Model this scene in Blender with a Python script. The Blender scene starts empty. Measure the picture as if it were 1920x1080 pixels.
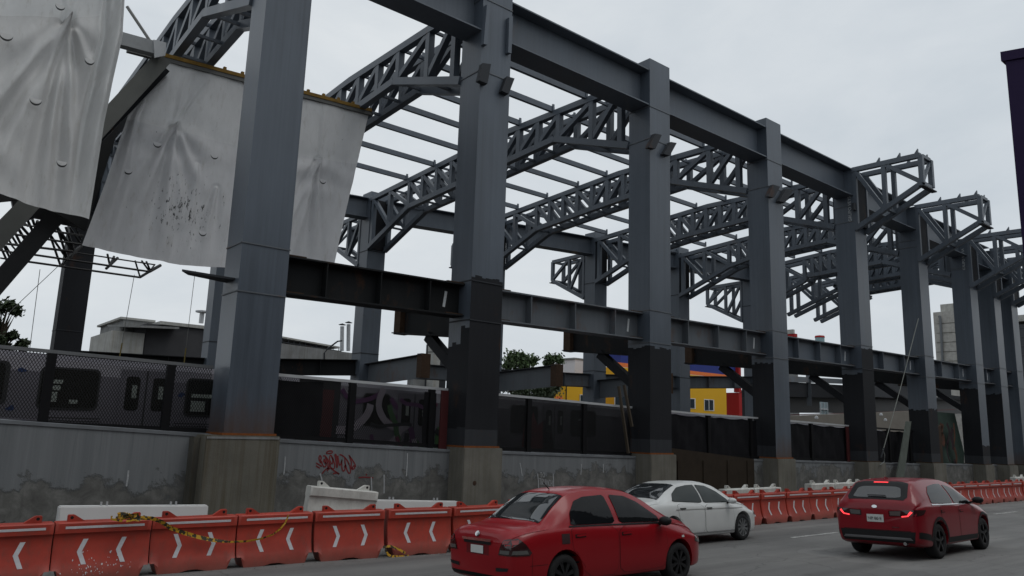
import bpy, bmesh, math, random
from mathutils import Vector, Matrix
from mathutils.bvhtree import BVHTree
random.seed(7)
V=Vector; PI=math.pi
scene=bpy.context.scene
COL=scene.collection
ZC=2.85            # camera height above the datum; geometry below is measured from the camera
# ---------------------------------------------------------------- camera
F_PX=1416.18; PITCH=.18189; ROLL=.03276; YAW=.68843
cy,sy,cp,sp=math.cos(YAW),math.sin(YAW),math.cos(PITCH),math.sin(PITCH)
FW=V((sy*cp,cy*cp,sp)); RT0=V((cy,-sy,0)); UP0=RT0.cross(FW)
RT=math.cos(ROLL)*RT0+math.sin(ROLL)*UP0; UPV=-math.sin(ROLL)*RT0+math.cos(ROLL)*UP0
def ray(px,py): return FW+((px-960)/F_PX)*RT-((py-540)/F_PX)*UPV
def at(px,py,Y): r=ray(px,py); return r*(Y/r.y)      # survey point on the plane y=Y
def atx(px,py,X): r=ray(px,py); return r*(X/r.x)
GH,GX,GY=1.923,-.004,-.055
def gz(x,y): return -GH+GX*x+GY*y
def grd(px,py): r=ray(px,py); return r*(-GH/(r.z-GX*r.x-GY*r.y))
cam=bpy.data.cameras.new('camera'); cam.sensor_width=36; cam.lens=F_PX/1920*36
cam.clip_end=6000; cam.clip_start=.05
co=bpy.data.objects.new('camera',cam); COL.objects.link(co)
M=Matrix((RT,UPV,-FW)).transposed().to_4x4(); M.translation=V((0,0,ZC)); co.matrix_world=M
scene.camera=co
# ---------------------------------------------------------------- objects
W={}
def tag(o,label=None,cat=None,group=None,kind=None):
    if label: o['label']=label
    if cat: o['category']=cat
    if group: o['group']=group
    if kind: o['kind']=kind
def thing(name,label,cat,loc,group=None,rz=0):
    o=bpy.data.objects.new(name,None); o.empty_display_size=.2; COL.objects.link(o)
    loc=V(loc); W[o]=loc.copy(); o.location=loc+V((0,0,ZC)); o.rotation_euler.z=rz
    tag(o,label,cat,group); return o
class MB:
    def __init__(s): s.v=[]; s.f=[]; s.m=[]
    def add(s,vs,fs,mi=0):
        n=len(s.v); s.v+=[V(a) for a in vs]; s.f+=[[i+n for i in f] for f in fs]; s.m+=[mi]*len(fs); return s
    def box(s,x0,x1,y0,y1,z0,z1,mi=0):
        return s.add([(x0,y0,z0),(x1,y0,z0),(x1,y1,z0),(x0,y1,z0),(x0,y0,z1),(x1,y0,z1),(x1,y1,z1),(x0,y1,z1)],
          [(0,3,2,1),(4,5,6,7),(0,1,5,4),(1,2,6,5),(2,3,7,6),(3,0,4,7)],mi)
    def bar(s,p,q,w,h,up=(0,0,1),mi=0):
        p=V(p);q=V(q);d=(q-p).normalized();u=V(up)
        if abs(d.dot(u))>.98: u=V((1,0,0))
        a=d.cross(u).normalized();b=a.cross(d).normalized();a=a*(w/2);b=b*(h/2)
        return s.add([p-a-b,p+a-b,p+a+b,p-a+b,q-a-b,q+a-b,q+a+b,q-a+b],
          [(0,1,2,3),(7,6,5,4),(0,4,5,1),(1,5,6,2),(2,6,7,3),(3,7,4,0)],mi)
    def tube(s,pts,r,n=8,mi=0,cap=True):
        pts=[V(p) for p in pts]; rs=r if isinstance(r,(list,tuple)) else [r]*len(pts); vs=[];fs=[]
        for i,p in enumerate(pts):
            d=(pts[min(i+1,len(pts)-1)]-pts[max(i-1,0)]).normalized()
            u=V((0,0,1)) if abs(d.z)<.95 else V((1,0,0))
            a=d.cross(u).normalized();b=a.cross(d)
            for k in range(n):
                t=2*PI*k/n; vs.append(p+(a*math.cos(t)+b*math.sin(t))*rs[i])
        for i in range(len(pts)-1):
            for k in range(n):
                fs.append((i*n+k,i*n+(k+1)%n,(i+1)*n+(k+1)%n,(i+1)*n+k))
        if cap: fs+= [tuple(range(n))[::-1],tuple(range((len(pts)-1)*n,len(pts)*n))]
        return s.add(vs,fs,mi)
    def prism(s,poly,e,mi=0):
        """poly: 3-D points (planar); extruded by vector e"""
        n=len(poly); e=V(e); vs=[V(p) for p in poly]+[V(p)+e for p in poly]
        fs=[tuple(range(n))[::-1],tuple(range(n,2*n))]+[(i,(i+1)%n,n+(i+1)%n,n+i) for i in range(n)]
        return s.add(vs,fs,mi)
    def lathe(s,prof,c,ax=(0,1,0),n=32,mi=0):
        """prof: (radius, offset along ax)"""
        ax=V(ax).normalized(); u=ax.orthogonal().normalized(); w=ax.cross(u); c=V(c); vs=[];fs=[]
        for k in range(n):
            t=2*PI*k/n; dr=u*math.cos(t)+w*math.sin(t)
            for r,o in prof: vs.append(c+dr*r+ax*o)
        m=len(prof)
        for k in range(n):
            for j in range(m-1):
                a=k*m+j;b=((k+1)%n)*m+j; fs.append((a,b,b+1,a+1))
        return s.add(vs,fs,mi)
    def ribbon(s,pts,w,nrm,off=.0,mi=0):
        nrm=V(nrm).normalized(); pts=[V(p)+nrm*off for p in pts]; vs=[];fs=[]
        for i,p in enumerate(pts):
            d=(pts[min(i+1,len(pts)-1)]-pts[max(i-1,0)]).normalized(); a=d.cross(nrm).normalized()*(w/2)
            vs+=[p-a,p+a]
        for i in range(len(pts)-1): fs.append((2*i,2*i+1,2*i+3,2*i+2))
        return s.add(vs,fs,mi)
    def build(s,name,mat,parent=None,smooth=False,bevel=0,origin=None,fixn=True):
        me=bpy.data.meshes.new(name)
        if parent is not None: org=W[parent]
        elif origin is not None: org=V(origin)
        else:
            xs=[a.x for a in s.v];ys=[a.y for a in s.v];zs=[a.z for a in s.v]
            org=V(((min(xs)+max(xs))/2,(min(ys)+max(ys))/2,min(zs)))
        me.from_pydata([a-org for a in s.v],[],s.f)
        mats=mat if isinstance(mat,(list,tuple)) else [mat]
        for m_ in mats: me.materials.append(m_)
        me.polygons.foreach_set('material_index',s.m)
        if bevel or fixn:
            bm=bmesh.new(); bm.from_mesh(me)
            if fixn: bmesh.ops.recalc_face_normals(bm,faces=bm.faces)
            if bevel:
                es=[e for e in bm.edges if len(e.link_faces)==2 and e.calc_face_angle(0)>.5]
                bmesh.ops.bevel(bm,geom=es,offset=bevel,segments=2,affect='EDGES',clamp_overlap=True)
            bm.to_mesh(me); bm.free()
        me.update()
        o=bpy.data.objects.new(name,me); COL.objects.link(o)
        if smooth:
            for p in me.polygons: p.use_smooth=True
            me.set_sharp_from_angle(angle=math.radians(smooth if smooth>1 else 40))
        W[o]=org.copy()
        if parent is not None: o.parent=parent
        else: o.location=org+V((0,0,ZC))
        return o
def single(mb,name,mat,label,cat,group=None,**k):
    o=mb.build(name,mat,None,**k); tag(o,label,cat,group); return o
def struct(mb,name,mat,**k):
    o=mb.build(name,mat,None,**k); tag(o,kind='structure'); return o
def copy_tree(o,parent=None):
    c=o.copy(); COL.objects.link(c)
    if parent: c.parent=parent
    for ch in list(o.children): copy_tree(ch,c)
    return c
# ---------------------------------------------------------------- materials
def nt(name):
    m=bpy.data.materials.new(name); m.use_nodes=True; t=m.node_tree; b=t.nodes['Principled BSDF']; return m,t,b
def N(t,typ,**k):
    n=t.nodes.new(typ)
    for a,b in k.items(): setattr(n,a,b)
    return n
def pos(t,scale=(1,1,1),obj=False):
    if obj: src=N(t,'ShaderNodeTexCoord').outputs['Object']
    else: src=N(t,'ShaderNodeNewGeometry').outputs['Position']
    mp=N(t,'ShaderNodeMapping'); mp.inputs['Scale'].default_value=scale
    t.links.new(src,mp.inputs['Vector']); return mp.outputs['Vector']
def noise(t,vec,sc=1,det=6,rough=.6,dist=0):
    n=N(t,'ShaderNodeTexNoise'); n.inputs['Scale'].default_value=sc; n.inputs['Detail'].default_value=det
    n.inputs['Roughness'].default_value=rough; n.inputs['Distortion'].default_value=dist
    t.links.new(vec,n.inputs['Vector']); return n.outputs['Fac']
def ramp(t,fac,stops):
    r=N(t,'ShaderNodeValToRGB'); e=r.color_ramp.elements
    while len(e)<len(stops): e.new(.5)
    for i,(p,c) in enumerate(stops):
        e[i].position=p; e[i].color=(c if len(c)==4 else (*c,1)) if isinstance(c,(tuple,list)) else (c,c,c,1)
    t.links.new(fac,r.inputs['Fac']); return r.outputs['Color']
def mix(t,fac,a,b,blend='MIX'):
    n=N(t,'ShaderNodeMix',data_type='RGBA',blend_type=blend)
    for s,v in ((n.inputs[0],fac),(n.inputs[6],a),(n.inputs[7],b)):
        if hasattr(v,'is_output'): t.links.new(v,s)
        elif isinstance(v,(int,float)): s.default_value=v
        else: s.default_value=(*v,1)
    return n.outputs[2]
def mth(t,op,a,b=None,clamp=False):
    n=N(t,'ShaderNodeMath',operation=op,use_clamp=clamp)
    for i,v in enumerate((a,b)):
        if v is None: continue
        if hasattr(v,'is_output'): t.links.new(v,n.inputs[i])
        else: n.inputs[i].default_value=v
    return n.outputs[0]
def bump(t,b,h,st=.3,d=.01):
    n=N(t,'ShaderNodeBump'); n.inputs['Strength'].default_value=st; n.inputs['Distance'].default_value=d
    t.links.new(h,n.inputs['Height']); t.links.new(n.outputs['Normal'],b.inputs['Normal'])
def plain(name,c,rough=.6,metal=0,spec=.5,var=.25,sc=3,coat=0,bumpst=0):
    m,t,b=nt(name); n=noise(t,pos(t),sc,5)
    col=mix(t,n,tuple(x*(1-var) for x in c),tuple(x*(1+var) for x in c))
    t.links.new(col,b.inputs['Base Color']); b.inputs['Roughness'].default_value=rough; b.inputs['Metallic'].default_value=metal
    b.inputs['Specular IOR Level'].default_value=spec
    if coat: b.inputs['Coat Weight'].default_value=coat; b.inputs['Coat Roughness'].default_value=.04
    if bumpst: bump(t,b,noise(t,pos(t),sc*8,6),bumpst)
    return m
def steel(name,c,rust=.0,rough=.5,streak=.28,chalk=0.):
    """site-painted steel: mottled paint, run marks, rust freckles"""
    m,t,b=nt(name)
    big=noise(t,pos(t,(1,1,.35)),.55,5,.6); st=noise(t,pos(t,(5,5,.12)),1.6,6,.7); fine=noise(t,pos(t),26,4,.7)
    f=mth(t,'ADD',mth(t,'MULTIPLY',big,.6),mth(t,'MULTIPLY',st,.4))
    col=ramp(t,f,[(.32,tuple(x*(1-streak) for x in c)),(.5,c),(.68,tuple(x*(1+streak) for x in c))])
    col=mix(t,mth(t,'MULTIPLY',fine,.18),col,tuple(x*.55 for x in c))
    r=noise(t,pos(t,(1,1,.5)),1.3,9,.72); 
    rm=ramp(t,r,[(.60-rust*.22,0),(.70-rust*.18,1)])
    rc=mix(t,fine,(.07,.028,.010),(.13,.055,.022))
    col=mix(t,mth(t,'MULTIPLY',rm,.30+.6*rust),col,rc)
    t.links.new(col,b.inputs['Base Color'])
    t.links.new(ramp(t,f,[(.3,rough-.08),(.7,rough+.15)]),b.inputs['Roughness'])
    b.inputs['Specular IOR Level'].default_value=.45 if max(c)>.06 else .10
    bump(t,b,mth(t,'ADD',fine,mth(t,'MULTIPLY',big,3)),.12,.01)
    return m
STEEL=steel('grey_steel_paint',(.084,.101,.124),.0,.42)
STEEL2=steel('weathered_grey_steel_paint',(.098,.110,.124),.26)
DARK=steel('black_steel_primer',(.020,.021,.024),.05,.6)
DARK2=steel('dark_grey_steel_primer',(.040,.043,.048),.12,.55)
BEAMK=steel('black_beam_primer',(.016,.017,.018),.16,.6)
RUST=plain('rusty_steel',(.050,.030,.019),.85,0,.2,.55,9,bumpst=.4)
RUSTO=plain('orange_rust',(.19,.062,.018),.85,0,.2,.5,12,bumpst=.4)
GALV=plain('galvanised_white_steel',(.42,.43,.44),.5,.2,.5,.15,4)
BLACKM=plain('black_metal',(.012,.012,.013),.5,0,.5,.3,4)
def shaft_mat(name,c):
    m,t,b=nt(name)
    big=noise(t,pos(t,(1,1,.3)),.7,5); st=noise(t,pos(t,(6,6,.10)),1.4,6,.7); fine=noise(t,pos(t),22,4,.7)
    f=mth(t,'ADD',mth(t,'MULTIPLY',big,.55),mth(t,'MULTIPLY',st,.45))
    col=ramp(t,f,[(.33,tuple(x*.70 for x in c)),(.5,c),(.67,tuple(x*1.28 for x in c))])
    sc=N(t,'ShaderNodeSeparateXYZ'); t.links.new(N(t,'ShaderNodeTexCoord').outputs['Object'],sc.inputs[0])
    h=mth(t,'SUBTRACT',1.35,sc.outputs['Z'])          # rust creeping up from the base plate
    h=mth(t,'MULTIPLY',h,.75,True)
    rm=ramp(t,mth(t,'ADD',mth(t,'MULTIPLY',h,.55),mth(t,'MULTIPLY',noise(t,pos(t,(2.5,2.5,.8)),1.5,8,.7),.7)),[(.50,0),(.95,1)])
    col=mix(t,mth(t,'MULTIPLY',rm,.7),col,mix(t,fine,(.05,.024,.010),(.10,.045,.018)))
    scr=noise(t,pos(t,(2,2,9)),1.2,7,.75); sm=ramp(t,scr,[(.70,0),(.735,1)])
    col=mix(t,mth(t,'MULTIPLY',sm,.35),col,(.03,.033,.038))
    t.links.new(col,b.inputs['Base Color']); t.links.new(ramp(t,f,[(.3,.30),(.7,.46)]),b.inputs['Roughness'])
    bump(t,b,mth(t,'ADD',fine,mth(t,'MULTIPLY',big,4)),.14,.012); return m
SHAFT=shaft_mat('column_grey_paint',(.070,.086,.108))
def concrete(name,c,streak=(.5,.42,.28),amt=.5):
    m,t,b=nt(name); big=noise(t,pos(t),.9,6); st=noise(t,pos(t,(7,7,.18)),1.1,6,.7); fine=noise(t,pos(t),30,5,.7)
    col=ramp(t,big,[(.3,tuple(x*.72 for x in c)),(.7,tuple(x*1.2 for x in c))])
    col=mix(t,mth(t,'MULTIPLY',ramp(t,st,[(.45,0),(.7,1)]),amt),col,tuple(x*y for x,y in zip(c,streak)))
    col=mix(t,mth(t,'MULTIPLY',fine,.35),col,tuple(x*.6 for x in c))
    vo=N(t,'ShaderNodeTexVoronoi'); vo.inputs['Scale'].default_value=9; t.links.new(pos(t),vo.inputs['Vector'])
    col=mix(t,ramp(t,vo.outputs['Distance'],[(.03,.6),(.09,0)]),col,tuple(x*.35 for x in c))
    t.links.new(col,b.inputs['Base Color']); b.inputs['Roughness'].default_value=.9; b.inputs['Specular IOR Level'].default_value=.2
    bump(t,b,fine,.5,.012); return m
CONC=concrete('board_marked_concrete',(.175,.168,.145))
CONC1=concrete('amber_streaked_concrete',(.150,.143,.120),(.50,.40,.24),.75)
CONCD=concrete('dark_stained_concrete',(.105,.100,.085))
CONCL=concrete('pale_concrete',(.42,.42,.40))
CONCG=concrete('weathered_grey_concrete',(.24,.245,.245))
def wall_mat():
    m,t,b=nt('peeling_grey_wall_paint'); p=pos(t)
    sx_=N(t,'ShaderNodeSeparateXYZ'); t.links.new(p,sx_.inputs[0])
    st=noise(t,pos(t,(4,4,.12)),1.2,6,.7); n1=noise(t,p,.75,9,.68,.35); fine=noise(t,p,24,5,.7); n2=noise(t,p,2.6,8,.7,.4)
    paint=ramp(t,st,[(.3,(.140,.149,.155)),(.7,(.200,.210,.217))])
    peel=ramp(t,n2,[(.3,(.075,.074,.069)),(.52,(.130,.129,.122)),(.72,(.205,.203,.192))])
    zz=mth(t,'MULTIPLY',mth(t,'SUBTRACT',ZC-1.15,sx_.outputs['Z']),.30)
    k=mth(t,'ADD',mth(t,'ADD',mth(t,'MULTIPLY',n1,.8),mth(t,'MULTIPLY',n2,.28)),zz)
    mask=ramp(t,k,[(.60,0),(.66,1)]); rim=ramp(t,k,[(.60,0),(.628,.45),(.66,0)])
    col=mix(t,mask,paint,peel); col=mix(t,rim,col,(.05,.05,.05))
    drip=noise(t,pos(t,(9,9,.25)),1.0,5,.7)
    col=mix(t,mth(t,'MULTIPLY',ramp(t,drip,[(.58,0),(.75,1)]),.45),col,(.05,.05,.048))
    t.links.new(col,b.inputs['Base Color']); b.inputs['Roughness'].default_value=.85; b.inputs['Specular IOR Level'].default_value=.25
    bump(t,b,mth(t,'SUBTRACT',mth(t,'MULTIPLY',fine,.3),mask),.6,.012); return m
WALLM=wall_mat()
def asphalt():
    m,t,b=nt('worn_asphalt'); p=pos(t)
    big=noise(t,p,.16,6,.6,.3); med=noise(t,pos(t,(.35,1.6,1)),1.0,6,.65); fine=noise(t,p,55,4,.8)
    col=ramp(t,mth(t,'ADD',mth(t,'MULTIPLY',big,.55),mth(t,'MULTIPLY',med,.45)),[(.34,(.150,.149,.145)),(.5,(.205,.203,.196)),(.66,(.262,.257,.245))])
    col=mix(t,mth(t,'MULTIPLY',fine,.55),col,(.05,.05,.05))
    vo=N(t,'ShaderNodeTexVoronoi',feature='DISTANCE_TO_EDGE'); vo.inputs['Scale'].default_value=.33
    wp=N(t,'ShaderNodeVectorMath',operation='ADD'); sc=N(t,'ShaderNodeTexNoise'); sc.inputs['Scale'].default_value=1.4; sc.inputs['Detail'].default_value=6
    t.links.new(p,sc.inputs['Vector']); t.links.new(p,wp.inputs[0]); t.links.new(sc.outputs['Color'],wp.inputs[1]); t.links.new(wp.outputs[0],vo.inputs['Vector'])
    col=mix(t,ramp(t,vo.outputs['Distance'],[(.002,.38),(.010,0)]),col,(.03,.03,.03))
    trk=noise(t,pos(t,(.03,1.15,1)),1.0,4,.55); col=mix(t,mth(t,'MULTIPLY',ramp(t,trk,[(.45,0),(.65,1)]),.40),col,(.055,.055,.055))
    pat=N(t,'ShaderNodeTexVoronoi'); pat.inputs['Scale'].default_value=.16; t.links.new(wp.outputs[0],pat.inputs['Vector']); bw=N(t,'ShaderNodeRGBToBW'); t.links.new(pat.outputs['Color'],bw.inputs[0]); col=mix(t,.22,col,ramp(t,bw.outputs[0],[(.2,.2),(.8,.8)]),'SOFT_LIGHT')
    sp_=noise(t,p,.9,7,.7); col=mix(t,ramp(t,sp_,[(.60,0),(.72,.5)]),col,(.045,.044,.042))
    t.links.new(col,b.inputs['Base Color']); b.inputs['Roughness'].default_value=.82; b.inputs['Specular IOR Level'].default_value=.35
    bump(t,b,fine,.5,.008); return m
ROADM=asphalt()
DIRT=plain('dark_dirt',(.045,.040,.034),.95,0,.1,.5,5,bumpst=.8)
BALLAST=plain('track_ballast',(.07,.065,.06),.95,0,.1,.5,9,bumpst=.8)
def roadpaint():
    m,t,b=nt('worn_white_road_paint'); n=noise(t,pos(t),9,7,.75)
    col=ramp(t,n,[(.40,(.11,.11,.11)),(.55,(.50,.50,.48))]); t.links.new(col,b.inputs['Base Color']); b.inputs['Roughness'].default_value=.8; return m
ROADP=roadpaint()
def plastic(name,c,dirt=.5):
    m,t,b=nt(name); n=noise(t,pos(t),1.6,7,.65); f=noise(t,pos(t,(1,1,.35)),11,6,.75); sf=noise(t,pos(t),38,4,.8)
    col=ramp(t,n,[(.3,tuple(x*.72 for x in c)),(.7,tuple(min(1,x*1.15) for x in c))])
    col=mix(t,mth(t,'MULTIPLY',ramp(t,f,[(.5,0),(.75,1)]),dirt),col,(.10,.06,.045))
    col=mix(t,mth(t,'MULTIPLY',ramp(t,sf,[(.70,0),(.76,1)]),.45),col,(.55,.5,.46))
    oz=N(t,'ShaderNodeSeparateXYZ'); t.links.new(N(t,'ShaderNodeTexCoord').outputs['Object'],oz.inputs[0])
    g=mth(t,'ADD',mth(t,'MULTIPLY',mth(t,'SUBTRACT',.35,oz.outputs['Z']),1.2),mth(t,'MULTIPLY',n,.4))
    col=mix(t,mth(t,'MULTIPLY',ramp(t,g,[(.25,0),(.7,1)]),.55),col,(.16,.13,.11))
    t.links.new(col,b.inputs['Base Color']); b.inputs['Roughness'].default_value=.55; bump(t,b,f,.15,.01); return m
ORANGE=plastic('sun_faded_orange_plastic',(.375,.038,.021))
WHITEP=plastic('dirty_white_plastic',(.62,.62,.58),.25)
REFL=plain('dirty_white_reflective_tape',(.56,.55,.57),.5,0,.5,.22,14)
def paint(name,c,rough=.28,flake=.0):
    m,t,b=nt(name); n=noise(t,pos(t),2.2,5)
    t.links.new(mix(t,n,tuple(x*.9 for x in c),tuple(min(1,x*1.08) for x in c)),b.inputs['Base Color'])
    b.inputs['Roughness'].default_value=rough; b.inputs['Metallic'].default_value=flake; b.inputs['Coat Weight'].default_value=.22; b.inputs['Specular IOR Level'].default_value=.3; b.inputs['Coat Roughness'].default_value=.06
    d=noise(t,pos(t),1.1,7,.7); t.links.new(ramp(t,d,[(.4,.05),(.7,.16)]),b.inputs['Coat Roughness']); return m
RED1=paint('red_car_paint',(.265,.005,.010)); RED2=paint('deep_red_car_paint',(.205,.005,.012)); WHITEC=paint('white_car_paint',(.60,.61,.60))
def glassm(name,c=(.012,.014,.015),rough=.03,spec=.8):
    m,t,b=nt(name); b.inputs['Base Color'].default_value=(*c,1); b.inputs['Roughness'].default_value=rough; b.inputs['Specular IOR Level'].default_value=spec; return m
GLASS=glassm('dark_car_glass',(.008,.009,.010),.03,.18); GLASSR=glassm('rear_car_glass',(.02,.023,.025),.03,1.0); GLASSG=glassm('greenish_car_glass',(.025,.032,.031),.04,.25)
RUBBER=plain('tyre_rubber',(.016,.016,.017),.8,0,.3,.3,12)
TRIM=plain('black_plastic_trim',(.014,.014,.015),.5,0,.2,.2,10)
CHROME=plain('chrome',(.62,.63,.64),.12,1,.5,.05,8); ALLOY=plain('alloy_wheel',(.34,.35,.36),.3,.9,.5,.1,8); BLKALLOY=plain('black_alloy_wheel',(.03,.03,.032),.35,.6,.5,.2,8)
PLATE=plain('number_plate_white',(.55,.57,.55),.5,0,.5,.08,20)
INK=plain('black_lettering',(.012,.012,.014),.6)
LAMPR=glassm('red_lamp_lens',(.20,.008,.010),.1,.7); LAMPC=glassm('smoked_lamp_lens',(.10,.10,.095),.1,.7); LAMPD=glassm('dark_lamp_lens',(.03,.008,.009),.1,.7)
def emis(name,c,s):
    m,t,b=nt(name); b.inputs['Base Color'].default_value=(*c,1); b.inputs['Emission Color'].default_value=(*c,1); b.inputs['Emission Strength'].default_value=s; return m
BRAKE=emis('lit_brake_lamp',(1,.05,.06),1.5)
# ================================================================ setting
ORD=['first','second','third','fourth','fifth','sixth','seventh','eighth','ninth','tenth','eleventh','twelfth','thirteenth','fourteenth','fifteenth','sixteenth','seventeenth','eighteenth','nineteenth','twentieth']
def interp(tab,x):
    if x<=tab[0][0]: return tab[0][1]
    for (a,b),(c,d) in zip(tab,tab[1:]):
        if x<=c: return b+(d-b)*(x-a)/(c-a)
    return tab[-1][1]
m=MB(); m.add([(-900,-900,-4.2),(1500,-900,-4.2),(1500,1500,-4.2),(-900,1500,-4.2)],[(0,1,2,3)]); struct(m,'ground',DIRT)
m=MB(); xs=[-40,-10,0,10,20,30,45,60,90,150]; ys=[-12,-4,2,6,10,14,18.2]
vs=[(x,y,gz(x,y)) for x in xs for y in ys]; k=len(ys)
m.add(vs,[(i*k+j,(i+1)*k+j,(i+1)*k+j+1,i*k+j+1) for i in range(len(xs)-1) for j in range(k-1)]); struct(m,'road',ROADM)
m=MB(); m.add([(-40,18.9,-1.5),(150,18.9,-2.1),(150,70,-2.1),(-40,70,-1.5)],[(0,1,2,3)]); struct(m,'track_bed',BALLAST)
m=MB()
for k,x in enumerate([-4.5,2.9,10.8,18.86,26.2,33.2,40.6,48,56]):
    n=6
    for i in range(n):
        a=x+2.4*i/n; b_=x+2.4*(i+1)/n
        m.add([(a,11.03,gz(a,11.03)+.004),(b_,11.03,gz(b_,11.03)+.004),(b_,11.16,gz(b_,11.16)+.004),(a,11.16,gz(a,11.16)+.004)],[(0,1,2,3)])
struct(m,'lane_markings',ROADP)
m=MB(); rg=random.Random(21)
for _ in range(700):
    x=rg.uniform(0,46); y=interp([(1,14.55),(7,14.4),(9,14.0),(46,13.85)],x)-abs(rg.gauss(0,.22)); z=gz(x,y)+.004; s=rg.uniform(.008,.028)*(1 if x>16 else .8)
    m.add([V((x,y,z))+V((rg.uniform(-1,1),rg.uniform(-1,1),rg.uniform(0,.9)))*s for _ in range(4)],[(0,1,2),(0,2,3),(0,3,1),(1,3,2)])
o=m.build('road_grit',plain('pale_road_grit',(.20,.19,.17),.9,0,.2,.5,30)); tag(o,'loose grit along the foot of the orange barriers','grit',kind='stuff')
# ---------------------------------------------------------------- retaining wall
WT=[(-30,.05),(2,-.24),(5.8,-.43),(8,-.55),(12.7,-.75),(20.6,-.94),(29.6,-1.08),(37.7,-1.22),(45,-1.33),(62,-1.5)]
wall=thing('retaining_wall','long grey painted concrete retaining wall with peeling paint below the track fence','wall',(20,18.8,-3.1))
m=MB(); X=[-30+i for i in range(94)]
prof=[(18.60,-3.4),(18.60,0),(19.0,0),(19.0,-3.4)]; vs=[]
for x in X:
    for j,(y,z) in enumerate(prof): vs.append((x,y,z if j in(0,3) else interp(WT,x)))
n=len(X); m.add(vs,[(i*4+j,(i+1)*4+j,(i+1)*4+(j+1)%4,i*4+(j+1)%4) for i in range(n-1) for j in range(4)]+[(0,1,2,3),((n-1)*4+3,(n-1)*4+2,(n-1)*4+1,(n-1)*4)])
m.build('wall_face',WALLM,wall)
m=MB()
for i in range(n-1):
    a,b_=X[i],X[i+1]; za,zb=interp(WT,a),interp(WT,b_)
    m.add([(a,18.575,za-.02),(b_,18.575,zb-.02),(b_,18.575,zb+.05),(a,18.575,za+.05),(a,18.95,za-.02+.04),(b_,18.95,zb+.02),(b_,18.95,zb+.07),(a,18.95,za+.07)],[(0,1,2,3),(3,2,6,7),(0,4,5,1),(4,7,6,5)])
m.build('coping',plain('pale_coping',(.15,.16,.17),.8,0,.3,.5,1.7),wall)
# marks sprayed and chalked on the wall (flat ribbons a few millimetres proud of the plaster)
NW=V((0,-1,0))
def wpx(px,py,Y=18.594): return at(px,py,Y)
TAGR=plain('red_spray_paint',(.17,.028,.030),.7,0,.2,.35,20); CHALK=plain('white_chalk',(.36,.37,.38),.9,0,.1,.5,25); CHALK2=plain('bright_white_spray',(.5,.52,.53),.9,0,.1,.3,20)
def smoothpts(p,it=2):
    for _ in range(it):
        q=[p[0]]
        for a,b in zip(p,p[1:]): q+=[tuple(.75*a[i]+.25*b[i] for i in range(2)),tuple(.25*a[i]+.75*b[i] for i in range(2))]
        p=q+[p[-1]]
    return p
m=MB()
tagst=[[(150,460),(190,475),(280,535)],[(150,520),(190,545),(235,575)],
 [(240,285),(215,320),(225,400),(265,470),(250,400),(270,330),(245,290),(230,290)],
 [(275,410),(290,480),(330,555),(385,520),(370,430),(335,360),(320,420),(385,480)],
 [(310,300),(350,290),(390,340),(440,420),(465,500),(430,580),(400,600),(430,520),(395,400),(360,330)],
 [(510,490),(535,420),(515,330),(485,275),(455,310),(460,400),(500,480)],[(525,330),(550,420),(575,500),(560,590),(520,590),(470,540),(470,470)],
 [(570,270),(590,350),(610,480),(620,590),(640,480),(620,330),(600,260),(570,265)],[(640,290),(660,420),(680,520),(710,480),(735,380)],
 [(735,380),(725,500),(745,620),(775,650),(800,600),(830,500),(790,520),(800,560)],
 [(680,265),(740,285),(800,330),(860,410),(905,500),(880,470)],[(800,350),(800,420),(825,550),(870,670),(910,700),(935,640),(905,500)],
 [(895,275),(920,350),(950,450),(940,560),(970,610),(1035,560),(1000,500),(960,590)],[(905,300),(970,390),(1035,490),(1040,550)],
 [(380,240),(400,205),(460,180),(520,190),(520,230),(450,245),(385,245)],[(285,700),(330,640),(390,585),(440,570)],
 [(395,640),(470,560),(540,620),(620,670),(680,705)],[(530,705),(580,680),(640,690),(675,710)],
 [(1110,790),(1200,775),(1320,780),(1440,790)],[(1280,700),(1290,740)]]
for s_ in tagst: m.ribbon([wpx(580+x/12,830+y/12) for x,y in smoothpts(s_)],.035,NW)
m.build('red_graffiti_tag',TAGR,wall)
m=MB()
for (x0,y0,x1,y1) in [(535,856,532,890),(764,850,762,893),(975,868,979,892),(1008,888,1010,917),(1037,888,1038,916),(1090,870,1089,890),(1131,870,1131,886),(696,895,697,936),(720,890,720,925),(241,882,237,912),(354,852,353,880),(600,888,604,902),(1668,873,1669,886)]:
    m.ribbon([wpx(x0,y0),wpx((x0+x1)/2+.4,(y0+y1)/2),wpx(x1,y1)],.035,NW,.002)
def L_(ch,x,y,w,h):
    S={'T':[[(0,0),(1,0)],[(.5,0),(.5,1)]],'O':[[(.5,0),(.05,.3),(.05,.75),(.5,1),(.95,.75),(.95,.3),(.5,0)]],'R':[[(.1,1),(.1,0),(.8,.05),(.85,.35),(.15,.5),(.9,1)]],
       'U':[[(.1,0),(.1,.8),(.5,1),(.9,.8),(.9,0)]],'M':[[(0,1),(.15,0),(.5,.7),(.85,0),(1,1)]],'C':[[(.9,.1),(.4,0),(.1,.5),(.4,1),(.9,.9)]],'H':[[(.1,0),(.1,1)],[(.9,0),(.9,1)],[(.1,.5),(.9,.5)]]}
    for st in S[ch]: m.ribbon([wpx(x+a*w,y+b_*h) for a,b_ in st],.022,NW,.002)
for ch,x in zip('TO',(1012.5,1017.5)): L_(ch,x,886,4,9)
for i,ch in enumerate('TRUMCH'): L_(ch,1011+4.3*i,897.5+i*.6,3.5,11)
m.build('white_chalk_marks',CHALK,wall)
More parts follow.
